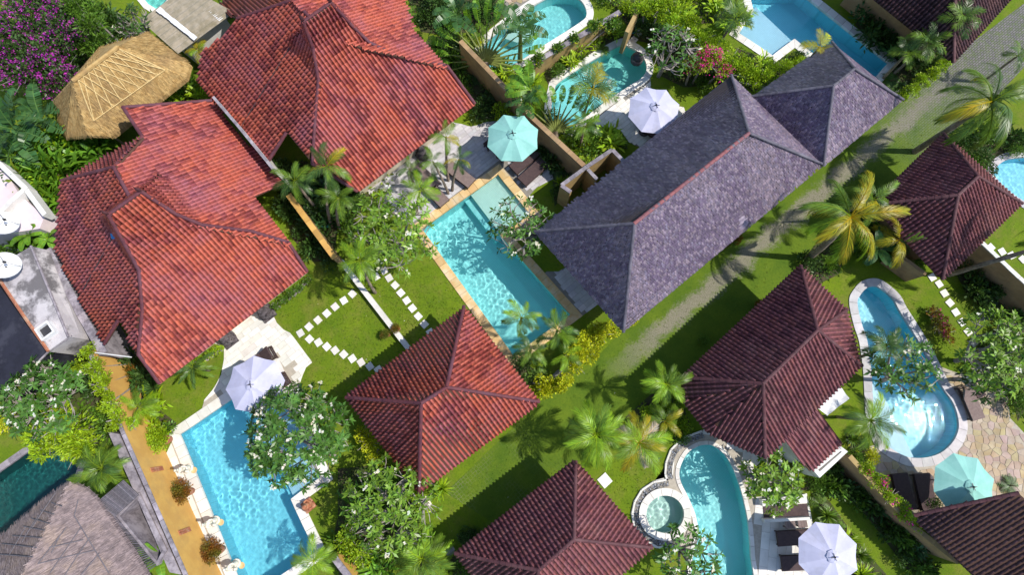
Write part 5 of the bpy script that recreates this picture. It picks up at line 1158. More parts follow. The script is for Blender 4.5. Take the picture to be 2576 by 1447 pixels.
# ---- banana-type leaves
BAN = {}
def banana_leaf(mat, seed, torn=True):
    key = (mat, seed, torn)
    if key in BAN: return BAN[key]
    r = random.Random(seed + 91); ls = LeafSet(); n = 16; p = Vector((0, 0, 0)); pts = []
    for i in range(n + 1):
        t = i / n; a = .15 - 1.15 * t ** 1.3; d = Vector((math.cos(a), 0, math.sin(a))); pts.append((p.copy(), d)); p = p + d / n
    for sg in (-1, 1):
        for i in range(2, n):
            t0, t1 = i / n, (i + 1) / n; w0 = .15 * math.sin(math.pi * min(1, (t0 - .08) / .95)) ** .5; w1 = .15 * math.sin(math.pi * min(.999, (t1 - .08) / .95)) ** .5
            gap = r.choice((0, 0, .012, .02)) if torn else 0; dz = r.uniform(-.05, .03) if torn else -.02; s = Vector((.3, sg, .12)); k = len(ls.V); t = lt(r, .8, 1.2)
            a, b = pts[i][0] + pts[i][1] * gap, pts[i + 1][0] - pts[i + 1][1] * gap
            for v in (a, b, b + s * w1 + Vector((0, 0, dz)), a + s * w0 + Vector((0, 0, dz))): ls.V.append(tuple(v)); ls.T.append(t)
            ls.Q.append((k, k + 1, k + 2, k + 3))
    for i in range(n):
        w = .012 * (1 - i / n) + .003; ls.strip([pts[i][0] + Vector((0, 0, .004)), pts[i + 1][0] + Vector((0, 0, .004))], [w, w * .9], Vector((0, 1, 0)), (1.9, 1.5, 1.3)); ls.strip([pts[i][0] - Vector((0, 0, .012)), pts[i + 1][0] - Vector((0, 0, .012))], [w, w * .9], Vector((0, 1, 0)), (1.9, 1.5, 1.3))
    BAN[key] = ls.mesh('leaf', mat); return BAN[key]
def banana(label, px, h, Lpx, n=8, mat='leaf_banana', group=None, az0=None, spread=6.283, el=(.1, 1.1), torn=True, base=None):
    c = S(*px, h); b = S(*base, 0) if base else Vector((c.x, c.y, 0)); root = thing('banana_plant', label, 'banana plant', (b.x, b.y, 0), 0, group); C = c - b; L = PXM(Lpx, h) * 1.1; r = random.Random(int(px[0] + px[1] * 5))
    mb = MB(); mb.tube([(0, 0, -.02), tuple(C * .5), tuple(C)], [.16, .12, .07], 8); mb.build('trunk', M['leaf_stalk'], root)
    for i in range(n):
        a = (az0 or 0) + spread * (i + .5) / n + r.uniform(-.2, .2); e = r.uniform(*el); o = bpy.data.objects.new('leaf', banana_leaf(mat, r.randrange(4), torn)); COL.objects.link(o); o.parent = root
        o.matrix_basis = Matrix.Translation(C) @ Matrix.Rotation(a, 4, 'Z') @ Matrix.Rotation(-e, 4, 'Y') @ Matrix.Rotation(r.uniform(-.5, .5), 4, 'X') @ Matrix.Diagonal((L * r.uniform(.8, 1.1), L * 1.15, L, 1))
M['leaf_lawn'] = leaf_mat('grass blade', (.11, .19, .009), .3, .6, (.20, .26, .012))
M['leaf_stalk'] = plain('banana stalk', (.20, .24, .06), .5)
def traveller(label, base, face, n=15, stalk=2.2, blade=1.7, lean=.75, h0=.5, span=1.45):
    """flat fan of long stalks, each ending in a torn paddle blade"""
    b = S(*base, 0); root = thing('traveller_palm', label, 'palm tree', (b.x, b.y, 0)); r = random.Random(int(base[0])); fa = math.radians(face)
    U = Vector((-math.sin(fa), math.cos(fa), 0)); Bk = Vector((math.cos(fa), math.sin(fa), 0)) * -math.sin(lean) + Vector((0, 0, math.cos(lean))); nrm = U.cross(Bk)
    mb = MB(); mb.tube([(0, 0, -.03), tuple(Bk * h0)], [.2, .17], 8); mb.build('trunk', M['trunk'], root); q0 = Bk * h0
    for i in range(n):
        t = -span + 2 * span * i / (n - 1); d = (U * math.sin(t) + Bk * math.cos(t)).normalized(); L = stalk * r.uniform(.92, 1.05); mb = MB(); e = q0 + d * L; mb.tube([q0 - d * .1, q0 + d * L * .5, e], [.13, .06, .035], 5); st = mb.build('stalk', M['leaf_stalk'], root)
        o = bpy.data.objects.new('blade', banana_leaf('leaf_banana', r.randrange(4))); COL.objects.link(o); o.parent = root; y = nrm.cross(d).normalized(); z = d.cross(y); x = d
        if z.z < 0: y = -y; z = -z
        o.matrix_basis = Matrix(((x.x, y.x, z.x, e.x), (x.y, y.y, z.y, e.y), (x.z, y.z, z.z, e.z), (0, 0, 0, 1))) @ Matrix.Rotation(r.uniform(-.5, .5), 4, 'X') @ Matrix.Diagonal((blade * r.uniform(.85, 1.1), blade, blade, 1))

# ------------------------------------------------------------------ planting plan
# big palms
palm('tall coconut palm with golden fronds leaning over the lane', (2140, 545), 5.5, 142, 14, 'coconut', ('leaf_palm_gold', 'leaf_palm_lime', 'leaf_palm_gold', 'leaf_palm'), base=(2030, 650), tr=.13, lo=-.55, hi=1.1)
palm('tall coconut palm at the picture edge above the round pool', (2495, 255), 5.2, 150, 17, 'coconut', ('leaf_palm_gold', 'leaf_palm', 'leaf_palm', 'leaf_palm_dark'), tr=.13, lo=-.55, hi=1.1)
palm('leaning palm whose bare trunk crosses the shaded brown wall', (2690, 600), 6.0, 130, 13, 'coconut', ('leaf_palm',), base=(2385, 692), tr=.10, lo=-.5, hi=1.0)
FE = 'feather'
for lab, px, h, R, n, kind, mats, base, dry in (
    ('slim feather palm against the red eave beside the terrace', (1122, 345), 3.2, 52, 8, FE, ('leaf_palm_dark', 'leaf_palm', 'leaf_palm_gold'), (1128, 455), 0),
    ('slim feather palm with forked trunk in the white pebbles', (1090, 408), 3.0, 48, 8, FE, ('leaf_palm_dark', 'leaf_palm'), (1128, 487), 0),
    ('slim feather palm over the taupe lounger with trunk base in pebbles', (1155, 402), 2.8, 46, 8, FE, ('leaf_palm_dark', 'leaf_palm_gold'), (1138, 480), 0),
    ('drooping feather palm at the pool corner beside the sandstone edge', (1058, 480), 2.8, 58, 10, FE, ('leaf_palm', 'leaf_palm_dark', 'leaf_palm_lime'), (1050, 540), 0),
    ('small feather palm between the lounger and the flowering frangipani', (1030, 425), 2.2, 46, 8, FE, ('leaf_palm_dark', 'leaf_palm'), None, 0),
    ('drooping palm in the gap beside the brown wall end', (742, 455), 3.4, 66, 12, FE, ('leaf_palm', 'leaf_palm_gold', 'leaf_palm_dark'), (805, 535), 0),
    ('golden tinged palm rising at the corner of the upper red roof', (822, 418), 3.8, 72, 11, FE, ('leaf_palm', 'leaf_palm_gold', 'leaf_palm_dark'), (835, 570), 0),
    ('arching palm below the golden tinged one', (852, 498), 3.0, 62, 10, FE, ('leaf_palm_dark', 'leaf_palm'), (855, 575), 0),
    ('bright green palm standing over the low white kerb wall', (905, 655), 4.2, 72, 12, FE, ('leaf_palm_lime', 'leaf_palm', 'leaf_palm_lime'), (945, 737), 0),
    ('slender palm at the pool foot nearest the pavilion roof', (1312, 800), 2.9, 58, 11, FE, ('leaf_palm', 'leaf_palm_dark', 'leaf_palm_lime'), None, 0),
    ('bushy palm hanging over the sandstone pool corner', (1335, 880), 2.4, 52, 10, FE, ('leaf_palm', 'leaf_palm_dark'), None, 0),
    ('bright palm in the lime hedge beside the long pool', (1402, 832), 2.9, 60, 11, FE, ('leaf_palm_lime', 'leaf_palm', 'leaf_palm_dark'), None, 0),
    ('sunlit palm drooping over the lime hedge', (1425, 895), 2.3, 46, 8, FE, ('leaf_palm_lime', 'leaf_palm'), None, 0),
    ('bright green shaggy palm at the tip of the spa villa roof', (1500, 1095), 3.6, 86, 17, FE, ('leaf_palm_lime', 'leaf_palm_lime', 'leaf_palm'), None, 0),
    ('palm with bleached dead fronds beside the spa lawn', (1608, 1115), 3.2, 82, 15, FE, ('leaf_palm', 'leaf_palm_gold', 'leaf_palm_lime'), None, 4),
    ('green palm touching the side of the brown villa above the bleached palm', (1678, 968), 3.2, 68, 13, FE, ('leaf_palm_lime', 'leaf_palm'), None, 0),
    ('golden palm partly hidden behind the bleached palm', (1672, 1060), 2.6, 56, 9, FE, ('leaf_palm_gold', 'leaf_palm'), None, 0),
    ('dark feathery cycad on the grass under the red eave', (486, 925), 1.5, 55, 14, 'cycad', ('leaf_palm_dark', 'leaf_palm'), None, 0),
    ('big green palm overhanging the long rounded pool and flagstones', (2190, 1058), 3.0, 76, 16, FE, ('leaf_palm', 'leaf_palm_dark', 'leaf_palm_lime'), None, 0),
    ('dark spiky palm over the middle of the long rounded pool', (2228, 868), 3.8, 62, 14, FE, ('leaf_palm_dark',), (2140, 905), 0),
    ('golden green fan palm over the teardrop pool', (1492, 222), 3.0, 72, 16, 'fan', ('leaf_palm', 'leaf_palm_gold', 'leaf_palm_dark'), None, 0),
    ('feathery palm below the golden green fan palm', (1470, 318), 2.2, 52, 10, FE, ('leaf_palm', 'leaf_palm_dark'), None, 0),
    ('dark palm at the head of the large lap pool', (1853, 42), 3.2, 62, 13, 'fan', ('leaf_palm_dark', 'leaf_palm'), None, 0),
    ('yellow palm tuft over the white pool ledge', (2062, 118), 3.0, 52, 8, 'fan', ('leaf_palm_gold', 'leaf_yellow'), None, 0),
    ('dark fan palm in front of the corner villa eave', (2335, 105), 2.8, 62, 14, 'fan', ('leaf_palm_dark', 'leaf_palm'), None, 0),
    ('dark fan palm above the top corner roof', (2422, 40), 3.8, 58, 14, 'fan', ('leaf_palm_dark', 'leaf_palm'), None, 0),
    ('dark fan palm at the end of the lap pool', (2285, 130), 2.4, 52, 12, 'fan', ('leaf_palm_dark', 'leaf_palm'), None, 0),
    ('dark fan palm nearest the paved lane hedge', (2400, 85), 2.6, 48, 12, 'fan', ('leaf_palm_dark', 'leaf_palm'), None, 0),
    ('lime palm at the bottom of the blue pool', (790, 1412), 2.4, 62, 12, FE, ('leaf_palm_lime', 'leaf_palm'), None, 0),
    ('broad arching palm below the flowering frangipani', (1062, 1408), 2.0, 88, 15, FE, ('leaf_palm_lime', 'leaf_palm'), None, 0),
    ('grey green palm with orange stalks between dark pool and tan wall', (258, 1178), 2.2, 72, 15, FE, ('leaf_palm', 'leaf_palm_dark', 'leaf_palm'), None, 0),
    ('low feather palm at the foot of the overgrown wall', (352, 1025), 1.6, 52, 12, FE, ('leaf_palm', 'leaf_palm_lime'), None, 0),
    ('small yellow palm squeezed between sheet roof and red house', (498, 125), 2.2, 34, 9, 'fan', ('leaf_palm_gold', 'leaf_palm_lime'), None, 0),
    ('feather palm at the very corner beside the paved lane', (2560, 140), 2.4, 46, 10, FE, ('leaf_palm', 'leaf_palm_dark'), None, 0),
    ('coconut palm behind the big golden one beside the brown roof', (2195, 500), 3.6, 80, 10, FE, ('leaf_palm', 'leaf_palm_dark'), None, 0),
    ('long green palm frond plant spreading toward the brown villa roof', (2262, 605), 2.4, 78, 9, FE, ('leaf_palm', 'leaf_palm_dark', 'leaf_palm_gold'), None, 0)):
    palm(lab, px, h, R, n, kind, mats, base, .06, dry=dry, lo=-.25)

# frangipani
frangipani('dense frangipani with white blossom overhanging the wide blue pool', (745, 1095), 2.9, 128, 300, .45, 11, base=(840, 1145), flat=.5)
frangipani('sparse frangipani spreading over the lawn and long turquoise pool', (985, 585), 3.4, 122, 180, .22, 7, 'leaf_fran_lime', base=(1010, 640), flat=.35)
frangipani('open branched frangipani leaning over the long pool from the shingled house', (1310, 570), 2.6, 88, 80, .4, 6, base=(1365, 600), flat=.35)
frangipani('grey limbed frangipani mixed with lime shrubs below the pavilion', (985, 1270), 2.7, 118, 210, .28, 8, 'leaf_fran_lime', base=(1010, 1300), flat=.4, bare=.2)
frangipani('nearly bare frangipani behind the teardrop pool', (1690, 125), 2.6, 85, 100, .15, 4, 'leaf_fran', flat=.4, bare=.45)
frangipani('frangipani with white blossom over the long rounded pool', (2278, 925), 3.2, 88, 90, .4, 7, base=(2215, 960), flat=.35)
frangipani('large frangipani at the picture edge beside the flagstone path', (2510, 885), 3.0, 112, 190, .12, 8, 'leaf_fran_lime', flat=.4, bare=.1)
frangipani('frangipani over the sunken seating recess', (1945, 1215), 2.3, 72, 85, .3, 8, 'leaf_fran_lime', flat=.4)
frangipani('frangipani at the bottom edge beside the spa deck', (1730, 1405), 2.4, 78, 80, .2, 7, 'leaf_fran', flat=.35)
frangipani('frangipani with big white blossom beside the black roof', (110, 1005), 2.8, 105, 190, .45, 8, 'leaf_fran', flat=.4, base=(170, 1050))
frangipani('bare twiggy tree beside the sheet roof and teal pool', (335, 60), 2.6, 60, 70, .06, 5, 'leaf_dark', flat=.4, bare=.35, name='twiggy_tree')
frangipani('dark leafy tree overhanging the round pool edge garden', (2475, 960), 2.2, 55, 50, .1, 6, 'leaf_dark', flat=.4, bare=.3, name='leafy_tree')

# bougainvillea, creepers, hedges
leaf_mass('huge bougainvillea covered in purple blossom in the top corner', 'bougainvillea', [((60, 60), 2.6, 120, .6), ((150, 90), 2.6, 100, .6), ((60, 175), 2.5, 110, .6), ((150, 190), 2.2, 85, .6), ((20, 130), 2.8, 90, .6), ((110, 10), 2.8, 90, .6)], 'leaf_dark', 15000, .17, 'magenta', 9500, seed=5, fl_L=.085)
leaf_mass('weeping dark green tree between bougainvillea and thatch', 'weeping_tree', [((225, 55), 3.0, 62, 1.0), ((250, 120), 2.0, 50, .8), ((205, 10), 3.2, 50, .9)], 'leaf_mid', 4200, .22, seed=6, fine=.22, cat='tree')
leaf_mass('green bush with pink blossom beside the nearly bare frangipani', 'bougainvillea', [((1775, 150), 2.3, 55, .7), ((1740, 165), 2.0, 35, .7), ((1815, 180), 2.0, 35, .7)], 'leaf_lime', 3000, .13, 'pink_petal', 1500, seed=8)
leaf_mass('feathery bright green shrub leaning over the dark pool', 'feathery_shrub', [((165, 1080), 2.0, 70, .6), ((215, 1115), 1.8, 55, .6), ((120, 1110), 1.9, 55, .6), ((190, 1140), 1.5, 45, .6)], 'leaf_lime', 5200, .2, seed=9, fine=.3)
leaf_mass('yellow green creeper spilling over the tan boundary wall', 'creeper', [((222, 880), 2.5, 26, .5), ((240, 925), 2.6, 30, .5), ((258, 970), 2.6, 34, .5), ((278, 1015), 2.6, 34, .5), ((292, 1055), 2.5, 30, .5), ((330, 1070), 2.0, 22, .5)], 'leaf_lime', 6500, .09, seed=10)
leaf_mass('lime green bush at the frame edge beside the dark pool', 'bush', [((20, 990), 2.2, 45, .6), ((30, 1045), 2.0, 35, .6), ((15, 1070), 1.8, 30, .5)], 'leaf_yellow', 2600, .1, seed=11)
HG = [((1510, 840), 1.1, 38, .8), ((1478, 872), 1.1, 42, .8), ((1445, 912), 1.05, 42, .8), ((1408, 948), 1.0, 38, .8), ((1368, 975), .9, 32, .8), ((1342, 990), .7, 24, .8), ((1538, 828), .8, 24, .8)]
leaf_mass('sprawling lime green hedge between the long pool and the lane', 'hedge', HG, 'leaf_yellow', 9500, .12, seed=12, cat='hedge')
HT = [((1660 + i * 36, 18 + i * 26), 2.0, 40, .7) for i in range(9)] + [((1700, -10), 2.0, 45, .7), ((1620, 20), 1.9, 35, .7)]
leaf_mass('long mounded creeper hedge screening the large lap pool', 'hedge', HT, 'leaf_lime', 15000, .12, seed=13, cat='hedge')
leaf_mass('bright clipped hedge beside the paved lane and lap pool end', 'hedge', [((2372, 165), .9, 22, .8), ((2345, 185), .9, 24, .8), ((2318, 207), .9, 24, .8), ((2292, 228), .9, 24, .8), ((2270, 246), .8, 20, .8)], 'leaf_lime', 4500, .09, seed=14, cat='hedge')
leaf_mass('small clipped hedge at the patio house corner', 'hedge', [((695, 768), .5, 14, .8), ((715, 752), .5, 14, .8), ((735, 737), .5, 14, .8), ((755, 722), .5, 14, .8), ((775, 706), .5, 13, .8)], 'leaf_mid', 1800, .08, seed=15, cat='hedge')
leaf_mass('small clipped hedge below the lower red eave', 'hedge', [((548, 880), .45, 14, .8), ((528, 893), .45, 14, .8), ((508, 906), .45, 14, .8), ((490, 918), .4, 12, .8)], 'leaf_lime', 1500, .08, seed=16, cat='hedge')
leaf_mass('flowering creeper trailing along the narrow wall', 'creeper', [((2180, 1180), 1.8, 22, .6), ((2210, 1215), 1.8, 26, .6), ((2240, 1250), 1.8, 26, .6), ((2275, 1290), 1.8, 28, .6), ((2300, 1318), 1.7, 22, .6)], 'leaf_lime', 3600, .09, 'pink_petal', 160, seed=17)
leaf_mass('dark creeper with yellow leaves on the ochre pool wall', 'creeper', [((1352, 150), 1.3, 24, .6), ((1400, 118), 1.4, 20, .6), ((1450, 95), 1.4, 20, .6), ((1500, 62), 1.5, 24, .6), ((1540, 60), 1.2, 30, .7)], 'leaf_mid', 3200, .12, 'leaf_yellow', 200, seed=18)
leaf_mass('tangled bush with yellow leaves beside the pavilion eave', 'bush', [((925, 1115), 1.0, 34, .8), ((950, 1150), .9, 30, .8), ((915, 1090), .9, 24, .8)], 'leaf_yellow', 1900, .1, seed=19)
leaf_mass('lime shrub glowing under the grey limbed frangipani', 'bush', [((1035, 1235), 1.4, 42, .7), ((1060, 1265), 1.2, 30, .7), ((905, 1390), 1.0, 40, .7), ((875, 1350), .9, 36, .7)], 'leaf_lime', 2800, .12, seed=20)
leaf_mass('round red leaved bush in a rock ring on the pool lawn', 'bush', [((2362, 815), .35, 34, .5), ((2378, 840), .3, 28, .5), ((2348, 788), .3, 24, .5)], 'leaf_red', 1500, .1, 'pink_petal', 60, seed=21)

# traveller palms and bananas
traveller('traveller palm fan spreading over the turquoise pool', (1222, 205), -95, 19, 2.0, 1.5, .62, 1.2, 1.9)
traveller('traveller palm fan at the foot of the teardrop pool', (1398, 352), -80, 17, 1.5, 1.2, .6, .6, 1.9)
for lab, px, h, L, n, mt, az, sp in (
    ('dark banana clump under the bougainvillea', (45, 330), 2.6, 115, 9, 'leaf_banana_dark', 0, 6.28), ('dark banana clump in front of the bougainvillea shade', (105, 300), 2.4, 95, 8, 'leaf_banana_dark', .4, 6.28),
    ('banana clump above the pink terrace', (20, 395), 2.2, 90, 7, 'leaf_banana_dark', .2, 6.28), ('torn banana leaves above the traveller palm', (1150, 35), 3.2, 80, 8, 'leaf_banana_dark', .3, 6.28),
    ('torn banana leaves hanging over the turquoise pool', (1310, 70), 3.0, 85, 8, 'leaf_banana_dark', 0, 6.28), ('bright banana with broad upright leaves beside the dividing wall', (1335, 225), 2.8, 75, 6, 'leaf_banana', 1.2, 2.6),
    ('banana with shaded leaves beside the dividing wall', (1318, 260), 2.2, 60, 7, 'leaf_banana_dark', .2, 6.28), ('broad leaved taro by the shower court', (400, 1395), 1.3, 52, 8, 'leaf_banana', .2, 6.28),
    ('broad leaved plant between pink terrace and concrete roof', (75, 590), 2.0, 50, 9, 'leaf_banana', .2, 6.28), ('broad leaved plant beside the red roof and grey gutter', (120, 600), 1.8, 42, 8, 'leaf_banana', 1.0, 6.28),
    ('dark broad leaved plant at the palm foot on the lane', (2210, 625), 1.5, 60, 8, 'leaf_banana_dark', .3, 6.28)):
    banana(lab, px, h, L, n, mt, None, az, sp, torn='banana' in lab)

# planting beds
D, MI, LI, YE, RE = 'leaf_dark', 'leaf_mid', 'leaf_lime', 'leaf_yellow', 'leaf_red'
bed('heliconia clump along the red roof foot', [(60, 400), (240, 300), (290, 345), (250, 385), (160, 450), (130, 560), (60, 480)], 30, [('paddle', 'leaf_banana'), ('paddle', LI), ('paddle', 'leaf_banana')], (36, 52), name='heliconia', hs=(1.5, 2.2))
bed('heliconia clump between the thatch and the upper red house', [(395, 262), (470, 205), (505, 225), (500, 250), (410, 268)], 6, [('paddle', LI), ('paddle', 'leaf_banana')], (24, 34), name='heliconia', hs=(1.0, 1.5))
bed('dark shrub under the bougainvillea and weeping tree', [(170, 215), (290, 95), (330, 110), (350, 60), (190, -20), (150, 60), (100, 240)], 18, [('round', D), ('broad', D), ('fine', MI)], (28, 45))
bed('leafy shrub beside the sheet roof edge', [(300, 100), (370, 65), (360, 85), (310, 118)], 4, [('fine', LI), ('fine', MI)], (16, 24))
bed('shrub in deep shade between the two red houses', [(690, 415), (770, 405), (870, 470), (900, 480), (850, 560), (842, 640), (740, 500), (700, 470)], 20, [('broad', D), ('fern', 'leaf_palm_dark'), ('round', D), ('paddle', 'leaf_banana_dark')], (26, 40))
bed('green shrub along the brown wall on the lawn side', [(850, 470), (960, 430), (1000, 450), (960, 500), (900, 540), (870, 590), (850, 560)], 13, [('round', LI), ('broad', MI), ('round', MI), ('spiky', LI)], (22, 32))
bed('shade shrub beside the lower red house verge', [(700, 480), (740, 510), (800, 590), (840, 655), (790, 660), (735, 600)], 12, [('broad', D), ('round', D), ('fern', 'leaf_palm')], (24, 38))
bed('shrub along the dividing wall by the upper red house', [(1080, 90), (1150, 95), (1260, 220), (1290, 300), (1200, 300), (1170, 240), (1130, 165), (1070, 110)], 26, [('broad', D), ('round', D), ('fern', 'leaf_palm_dark'), ('spiky', MI), ('broad', MI), ('round', LI)], (22, 36))
bed('plant along the far side of the dividing wall', [(1180, 95), (1300, 205), (1390, 300), (1480, 400), (1530, 370), (1580, 375), (1560, 340), (1500, 330), (1420, 350), (1380, 320), (1330, 200), (1250, 190), (1190, 80)], 34, [('paddle', LI), ('fern', LI), ('spiky', MI), ('broad', MI), ('round', MI), ('spiky', YE)], (18, 32))
bed('border plant by the dividing wall and loungers', [(1340, 330), (1390, 360), (1480, 430), (1430, 480), (1395, 520), (1390, 440), (1345, 365)], 20, [('broad', D), ('fern', 'leaf_palm_dark'), ('round', D), ('spiky', LI), ('spiky', YE)], (20, 32))
bed('border plant along the ochre pool wall', [(1365, 175), (1440, 120), (1545, 70), (1570, 95), (1540, 110), (1420, 180), (1380, 215)], 16, [('fern', 'leaf_palm'), ('spiky', MI), ('round', MI), ('paddle', LI)], (16, 26))
bed('shrub in the corner behind the ochre pier', [(1545, 20), (1640, 0), (1680, 60), (1640, 110), (1590, 100), (1575, 60)], 9, [('round', D), ('fern', 'leaf_palm'), ('round', LI)], (22, 34))
bed('shrub at the foot of the nearly bare frangipani', [(1640, 90), (1720, 70), (1830, 160), (1840, 190), (1780, 215), (1720, 220), (1660, 190)], 15, [('round', D), ('fine', MI), ('broad', D)], (22, 34))
bed('border plant between shingled houses and lap pool', [(1850, 120), (1935, 150), (2030, 135), (2080, 120), (1900, 235), (1840, 190)], 14, [('spiky', MI), ('paddle', LI), ('round', LI), ('round', D)], (18, 28))
bed('dark shrub between lap pool and corner villa', [(2150, 60), (2200, 10), (2300, 95), (2380, 160), (2330, 190), (2260, 230), (2240, 170)], 24, [('round', D), ('broad', D), ('fern', 'leaf_palm_dark'), ('broad', 'leaf_banana_dark')], (24, 38))
bed('shade plant below the tall coconut palm at the edge', [(2400, 350), (2470, 330), (2580, 340), (2590, 390), (2500, 400), (2490, 440), (2440, 420)], 14, [('round', D), ('broad', D), ('fine', MI)], (24, 38))
bed('leafy plant at the foot of the golden coconut palm', [(2030, 640), (2100, 560), (2240, 540), (2330, 620), (2300, 680), (2240, 660), (2130, 620), (2110, 690), (2050, 720), (2010, 680)], 24, [('broad', MI), ('round', D), ('fern', 'leaf_palm'), ('round', MI), ('broad', 'leaf_banana')], (22, 36))
bed('dark bush along the shaded brown wall', [(2400, 680), (2450, 660), (2560, 770), (2580, 830), (2500, 800), (2430, 740)], 12, [('round', D), ('fine', D), ('broad', D)], (24, 36))
bed('bush beside the flagstone path at the picture edge', [(2450, 850), (2580, 800), (2600, 1000), (2560, 1060), (2540, 960), (2480, 930)], 12, [('round', MI), ('fine', MI), ('round', D)], (24, 38))
bed('shrub by the brown villa eave and bright palm', [(1540, 1080), (1640, 990), (1715, 1010), (1740, 1080), (1700, 1110), (1640, 1060), (1570, 1100)], 13, [('round', LI), ('fine', LI), ('round', MI)], (20, 32))
bed('shade loving plant below the narrow flowering wall', [(2080, 1170), (2140, 1170), (2280, 1340), (2360, 1440), (2300, 1460), (2180, 1300), (2090, 1215)], 24, [('broad', D), ('paddle', 'leaf_banana_dark'), ('round', D), ('broad', MI)], (22, 34))
bed('bamboo tuft drooping beside the bottom white umbrella', [(2040, 1240), (2085, 1260), (2170, 1380), (2230, 1447), (2150, 1460), (2080, 1330)], 13, [('spiky', 'leaf_palm'), ('fern', 'leaf_palm'), ('spiky', LI)], (26, 38), name='bamboo_tuft', hs=(.8, 1.2))
bed('green shrub around the white annex corner', [(1950, 1200), (2060, 1205), (2080, 1225), (1990, 1240), (1900, 1230)], 8, [('round', MI), ('fine', MI), ('round', LI)], (18, 26))
bed('plant beside the annex and flagstone terrace', [(2125, 1090), (2175, 1100), (2200, 1150), (2180, 1170), (2140, 1140)], 7, [('round', YE), ('round', MI), ('spiky', MI)], (16, 24))
bed('border shrub below the pavilion and blue pool', [(850, 1180), (960, 1170), (1040, 1225), (1060, 1290), (1040, 1390), (960, 1447), (860, 1460), (830, 1400), (850, 1300)], 26, [('broad', MI), ('round', MI), ('round', D), ('paddle', 'leaf_banana'), ('fern', 'leaf_palm')], (24, 40))
bed('border shrub at the bottom edge beside the spa villa', [(1060, 1390), (1140, 1400), (1230, 1447), (1300, 1500), (1050, 1500)], 12, [('round', LI), ('spiky', YE), ('round', MI), ('spiky', MI)], (22, 36))
bed('plant in the gap by the tan wall and red verge', [(268, 880), (330, 890), (400, 960), (370, 1000), (320, 980), (280, 940)], 12, [('spiky', 'leaf_palm_dark'), ('fern', 'leaf_palm'), ('broad', D), ('spiky', RE)], (24, 36))
bed('leafy plant at the pool corner by the tan wall', [(345, 1010), (400, 1030), (445, 1065), (430, 1085), (375, 1070)], 7, [('broad', MI), ('paddle', LI), ('fern', 'leaf_palm')], (20, 30))
bed('tangled shrub between frangipani and feathery bush', [(40, 1060), (120, 930), (200, 880), (250, 950), (290, 1080), (240, 1160), (150, 1080)], 22, [('round', MI), ('fine', LI), ('round', D), ('broad', MI)], (26, 40))
bed('plant beside grey gutter and red roof', [(0, 590), (60, 570), (130, 580), (140, 620), (90, 630), (20, 640)], 8, [('broad', MI), ('round', LI), ('round', MI)], (20, 30), hs=(1.2, 1.8))
bed('clipped shrub along the spa villa wall by the lane', [(1150, 1350), (1190, 1330), (1210, 1350), (1170, 1390)], 4, [('round', D), ('fine', D)], (18, 26))
bed('low shrub in the grass outside the shingled house', [(1570, 815), (1600, 810), (1620, 790), (1600, 785)], 2, [('round', YE)], (14, 18), soil=False)
bed('small shrub under the shingled eave beside the thatch porch', [(1815, 610), (1850, 590), (1855, 600), (1820, 622)], 2, [('round', RE)], (12, 16), soil=False)
shrub('spiky dracaena on the lane corner of the pavilion', (1110, 1232), 34, 'spiky', LI, h=.9)
shrub('orange bush at the edge of the brown villa by the lane', (1918, 770), 20, 'round', RE)
shrub('small grey green shrub in the shaded lane beside the brown roof', (1775, 855), 17, 'fine', MI)
# potted bushes
def potted(label, px, Rpx, mat, h=.55, form='fine'):
    c = S(*px, h + .25); root = thing('potted_bush', label, 'potted plant', (c.x, c.y, .03)); R = PXM(Rpx, h); mb = MB(); r = R * .36
    mb.lathe([(r * .7, 0), (r * .95, h * .5), (r, h * .92), (r * 1.06, h), (r * .9, h), (r * .85, h * .9)], 18); mb.build('pot', M['terracotta'], root, None, True); mb = MB(); mb.lathe([(r * .85, h * .88), (r * .3, h * .9)], 14); mb.build('soil', M['soil'], root)
    o = bpy.data.objects.new('foliage', shrub_mesh(form, mat, 1)); COL.objects.link(o); o.parent = root; o.location = (-.1, 0, h * .75); o.scale = (R * 1.15, R * 1.15, R)
    for rz in (1.1, 2.3):
        o = bpy.data.objects.new('foliage', shrub_mesh('fine', mat, 2 if rz > 2 else 0)); COL.objects.link(o); o.parent = root; o.location = (-.1, 0, h * .75); o.rotation_euler = (0, 0, rz); o.scale = (R * 1.1, R * 1.1, R)
potted('lime green clipped bush in a pot at the pool corner', (404, 1108), 34, 'leaf_lime')
potted('reddish clipped bush in a pot by the tan wall', (462, 1241), 29, 'leaf_red')
potted('lowest reddish bush in a pot near the bottom of the tan wall', (541, 1390), 28, 'leaf_red')
potted('dark leaved pot plant on the lawn side of the low white kerb', (974, 841), 13, 'leaf_red', .3)
potted('dark leaved pot plant on the pool side of the low white kerb', (1000, 826), 13, 'leaf_red', .3)

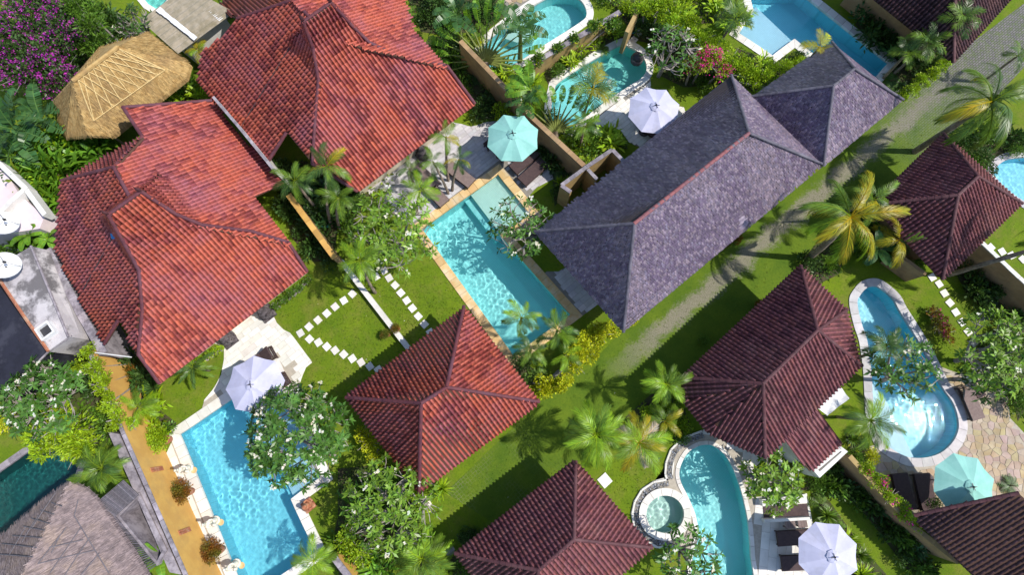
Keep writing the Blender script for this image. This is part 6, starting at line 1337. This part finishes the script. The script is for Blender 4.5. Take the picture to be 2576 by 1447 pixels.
bed('bush in the thicket above the lap pool hedge', [(1480, -25), (1870, -25), (1850, 50), (1760, 60), (1640, 30), (1560, 25)], 20, [('round', LI), ('fern', 'leaf_palm_lime'), ('round', MI), ('paddle', LI)], (26, 40))
bed('shrub between hedge and nearly bare frangipani', [(1640, 20), (1700, 60), (1850, 150), (1880, 190), (1840, 190), (1790, 110), (1640, 60)], 10, [('fine', LI), ('round', LI)], (24, 36))
bed('plant beside the red roof and banana leaves', [(1020, -20), (1150, -20), (1250, -10), (1290, 30), (1230, 70), (1130, 90), (1060, 80)], 14, [('broad', D), ('round', D), ('fern', 'leaf_palm')], (26, 40))
bed('dark shrub behind the sheet roof and red house', [(560, 60), (620, 20), (640, -30), (560, -30)], 5, [('round', D), ('broad', D)], (22, 32))
bed('shrub at the eave foot of the lower villa roof', [(2330, 1270), (2480, 1260), (2580, 1200), (2600, 1260), (2480, 1300), (2340, 1310)], 7, [('round', D), ('fern', 'leaf_palm_dark')], (22, 34), soil=False)
bed('plant in the bed behind pool palms by the pavilion', [(1270, 850), (1300, 900), (1360, 940), (1340, 980), (1290, 930)], 6, [('round', D), ('fern', 'leaf_palm')], (18, 28))
# fallen leaves and worn tufts on the lawns
def litter(name, polys, per_m2, mat, lo, hi, label):
    ls = LeafSet(); r = random.Random(33)
    for poly in polys:
        W = world2(poly); wx = [p[0] for p in W]; wy = [p[1] for p in W]
        for _ in range(int(abs(area(W)) * per_m2)):
            q = (r.uniform(min(wx), max(wx)), r.uniform(min(wy), max(wy)))
            if not inside(q, W) or any(inside(q, h) for h in POOL_HOLES): continue
            e = rdir(r, 0); e.z *= .25 if hi > .06 and mat != 'leaf_lime' else 1; e.normalize(); ls.leaf(Vector((q[0], q[1], .012)), e, e.cross(rdir(r, -1)).normalized(), r.uniform(lo, hi), r.uniform(lo, hi) * .45, lt(r, .5, 1.3))
    o = link(bpy.data.objects.new(name, ls.mesh(name, mat))); o['kind'] = 'stuff'; o['label'] = label; o['category'] = 'litter'
LW = [[(690, 790), (790, 660), (870, 640), (1160, 780), (1000, 900), (880, 1000), (780, 1060), (760, 960), (780, 900)], [(860, 560), (960, 480), (1060, 600), (1240, 860), (1170, 790), (1030, 870)], [(2120, 700), (2210, 690), (2420, 830), (2440, 1000), (2330, 860), (2150, 740)], [(1500, 1180), (1640, 1090), (1680, 1180), (1600, 1250), (1620, 1340)], [(1000, 1400), (1350, 1050), (1600, 830), (2050, 480), (2250, 300), (2350, 330), (2000, 640), (1450, 1150), (1150, 1390)], [(390, 970), (560, 880), (500, 1020), (440, 1080)]]
litter('fallen_leaves', LW, 1.3, 'leaf_dry', .05, .13, 'dry fallen leaves scattered over the lawns')
litter('grass', LW, 150, 'leaf_lawn', .05, .11, 'short blades standing in the lawns')
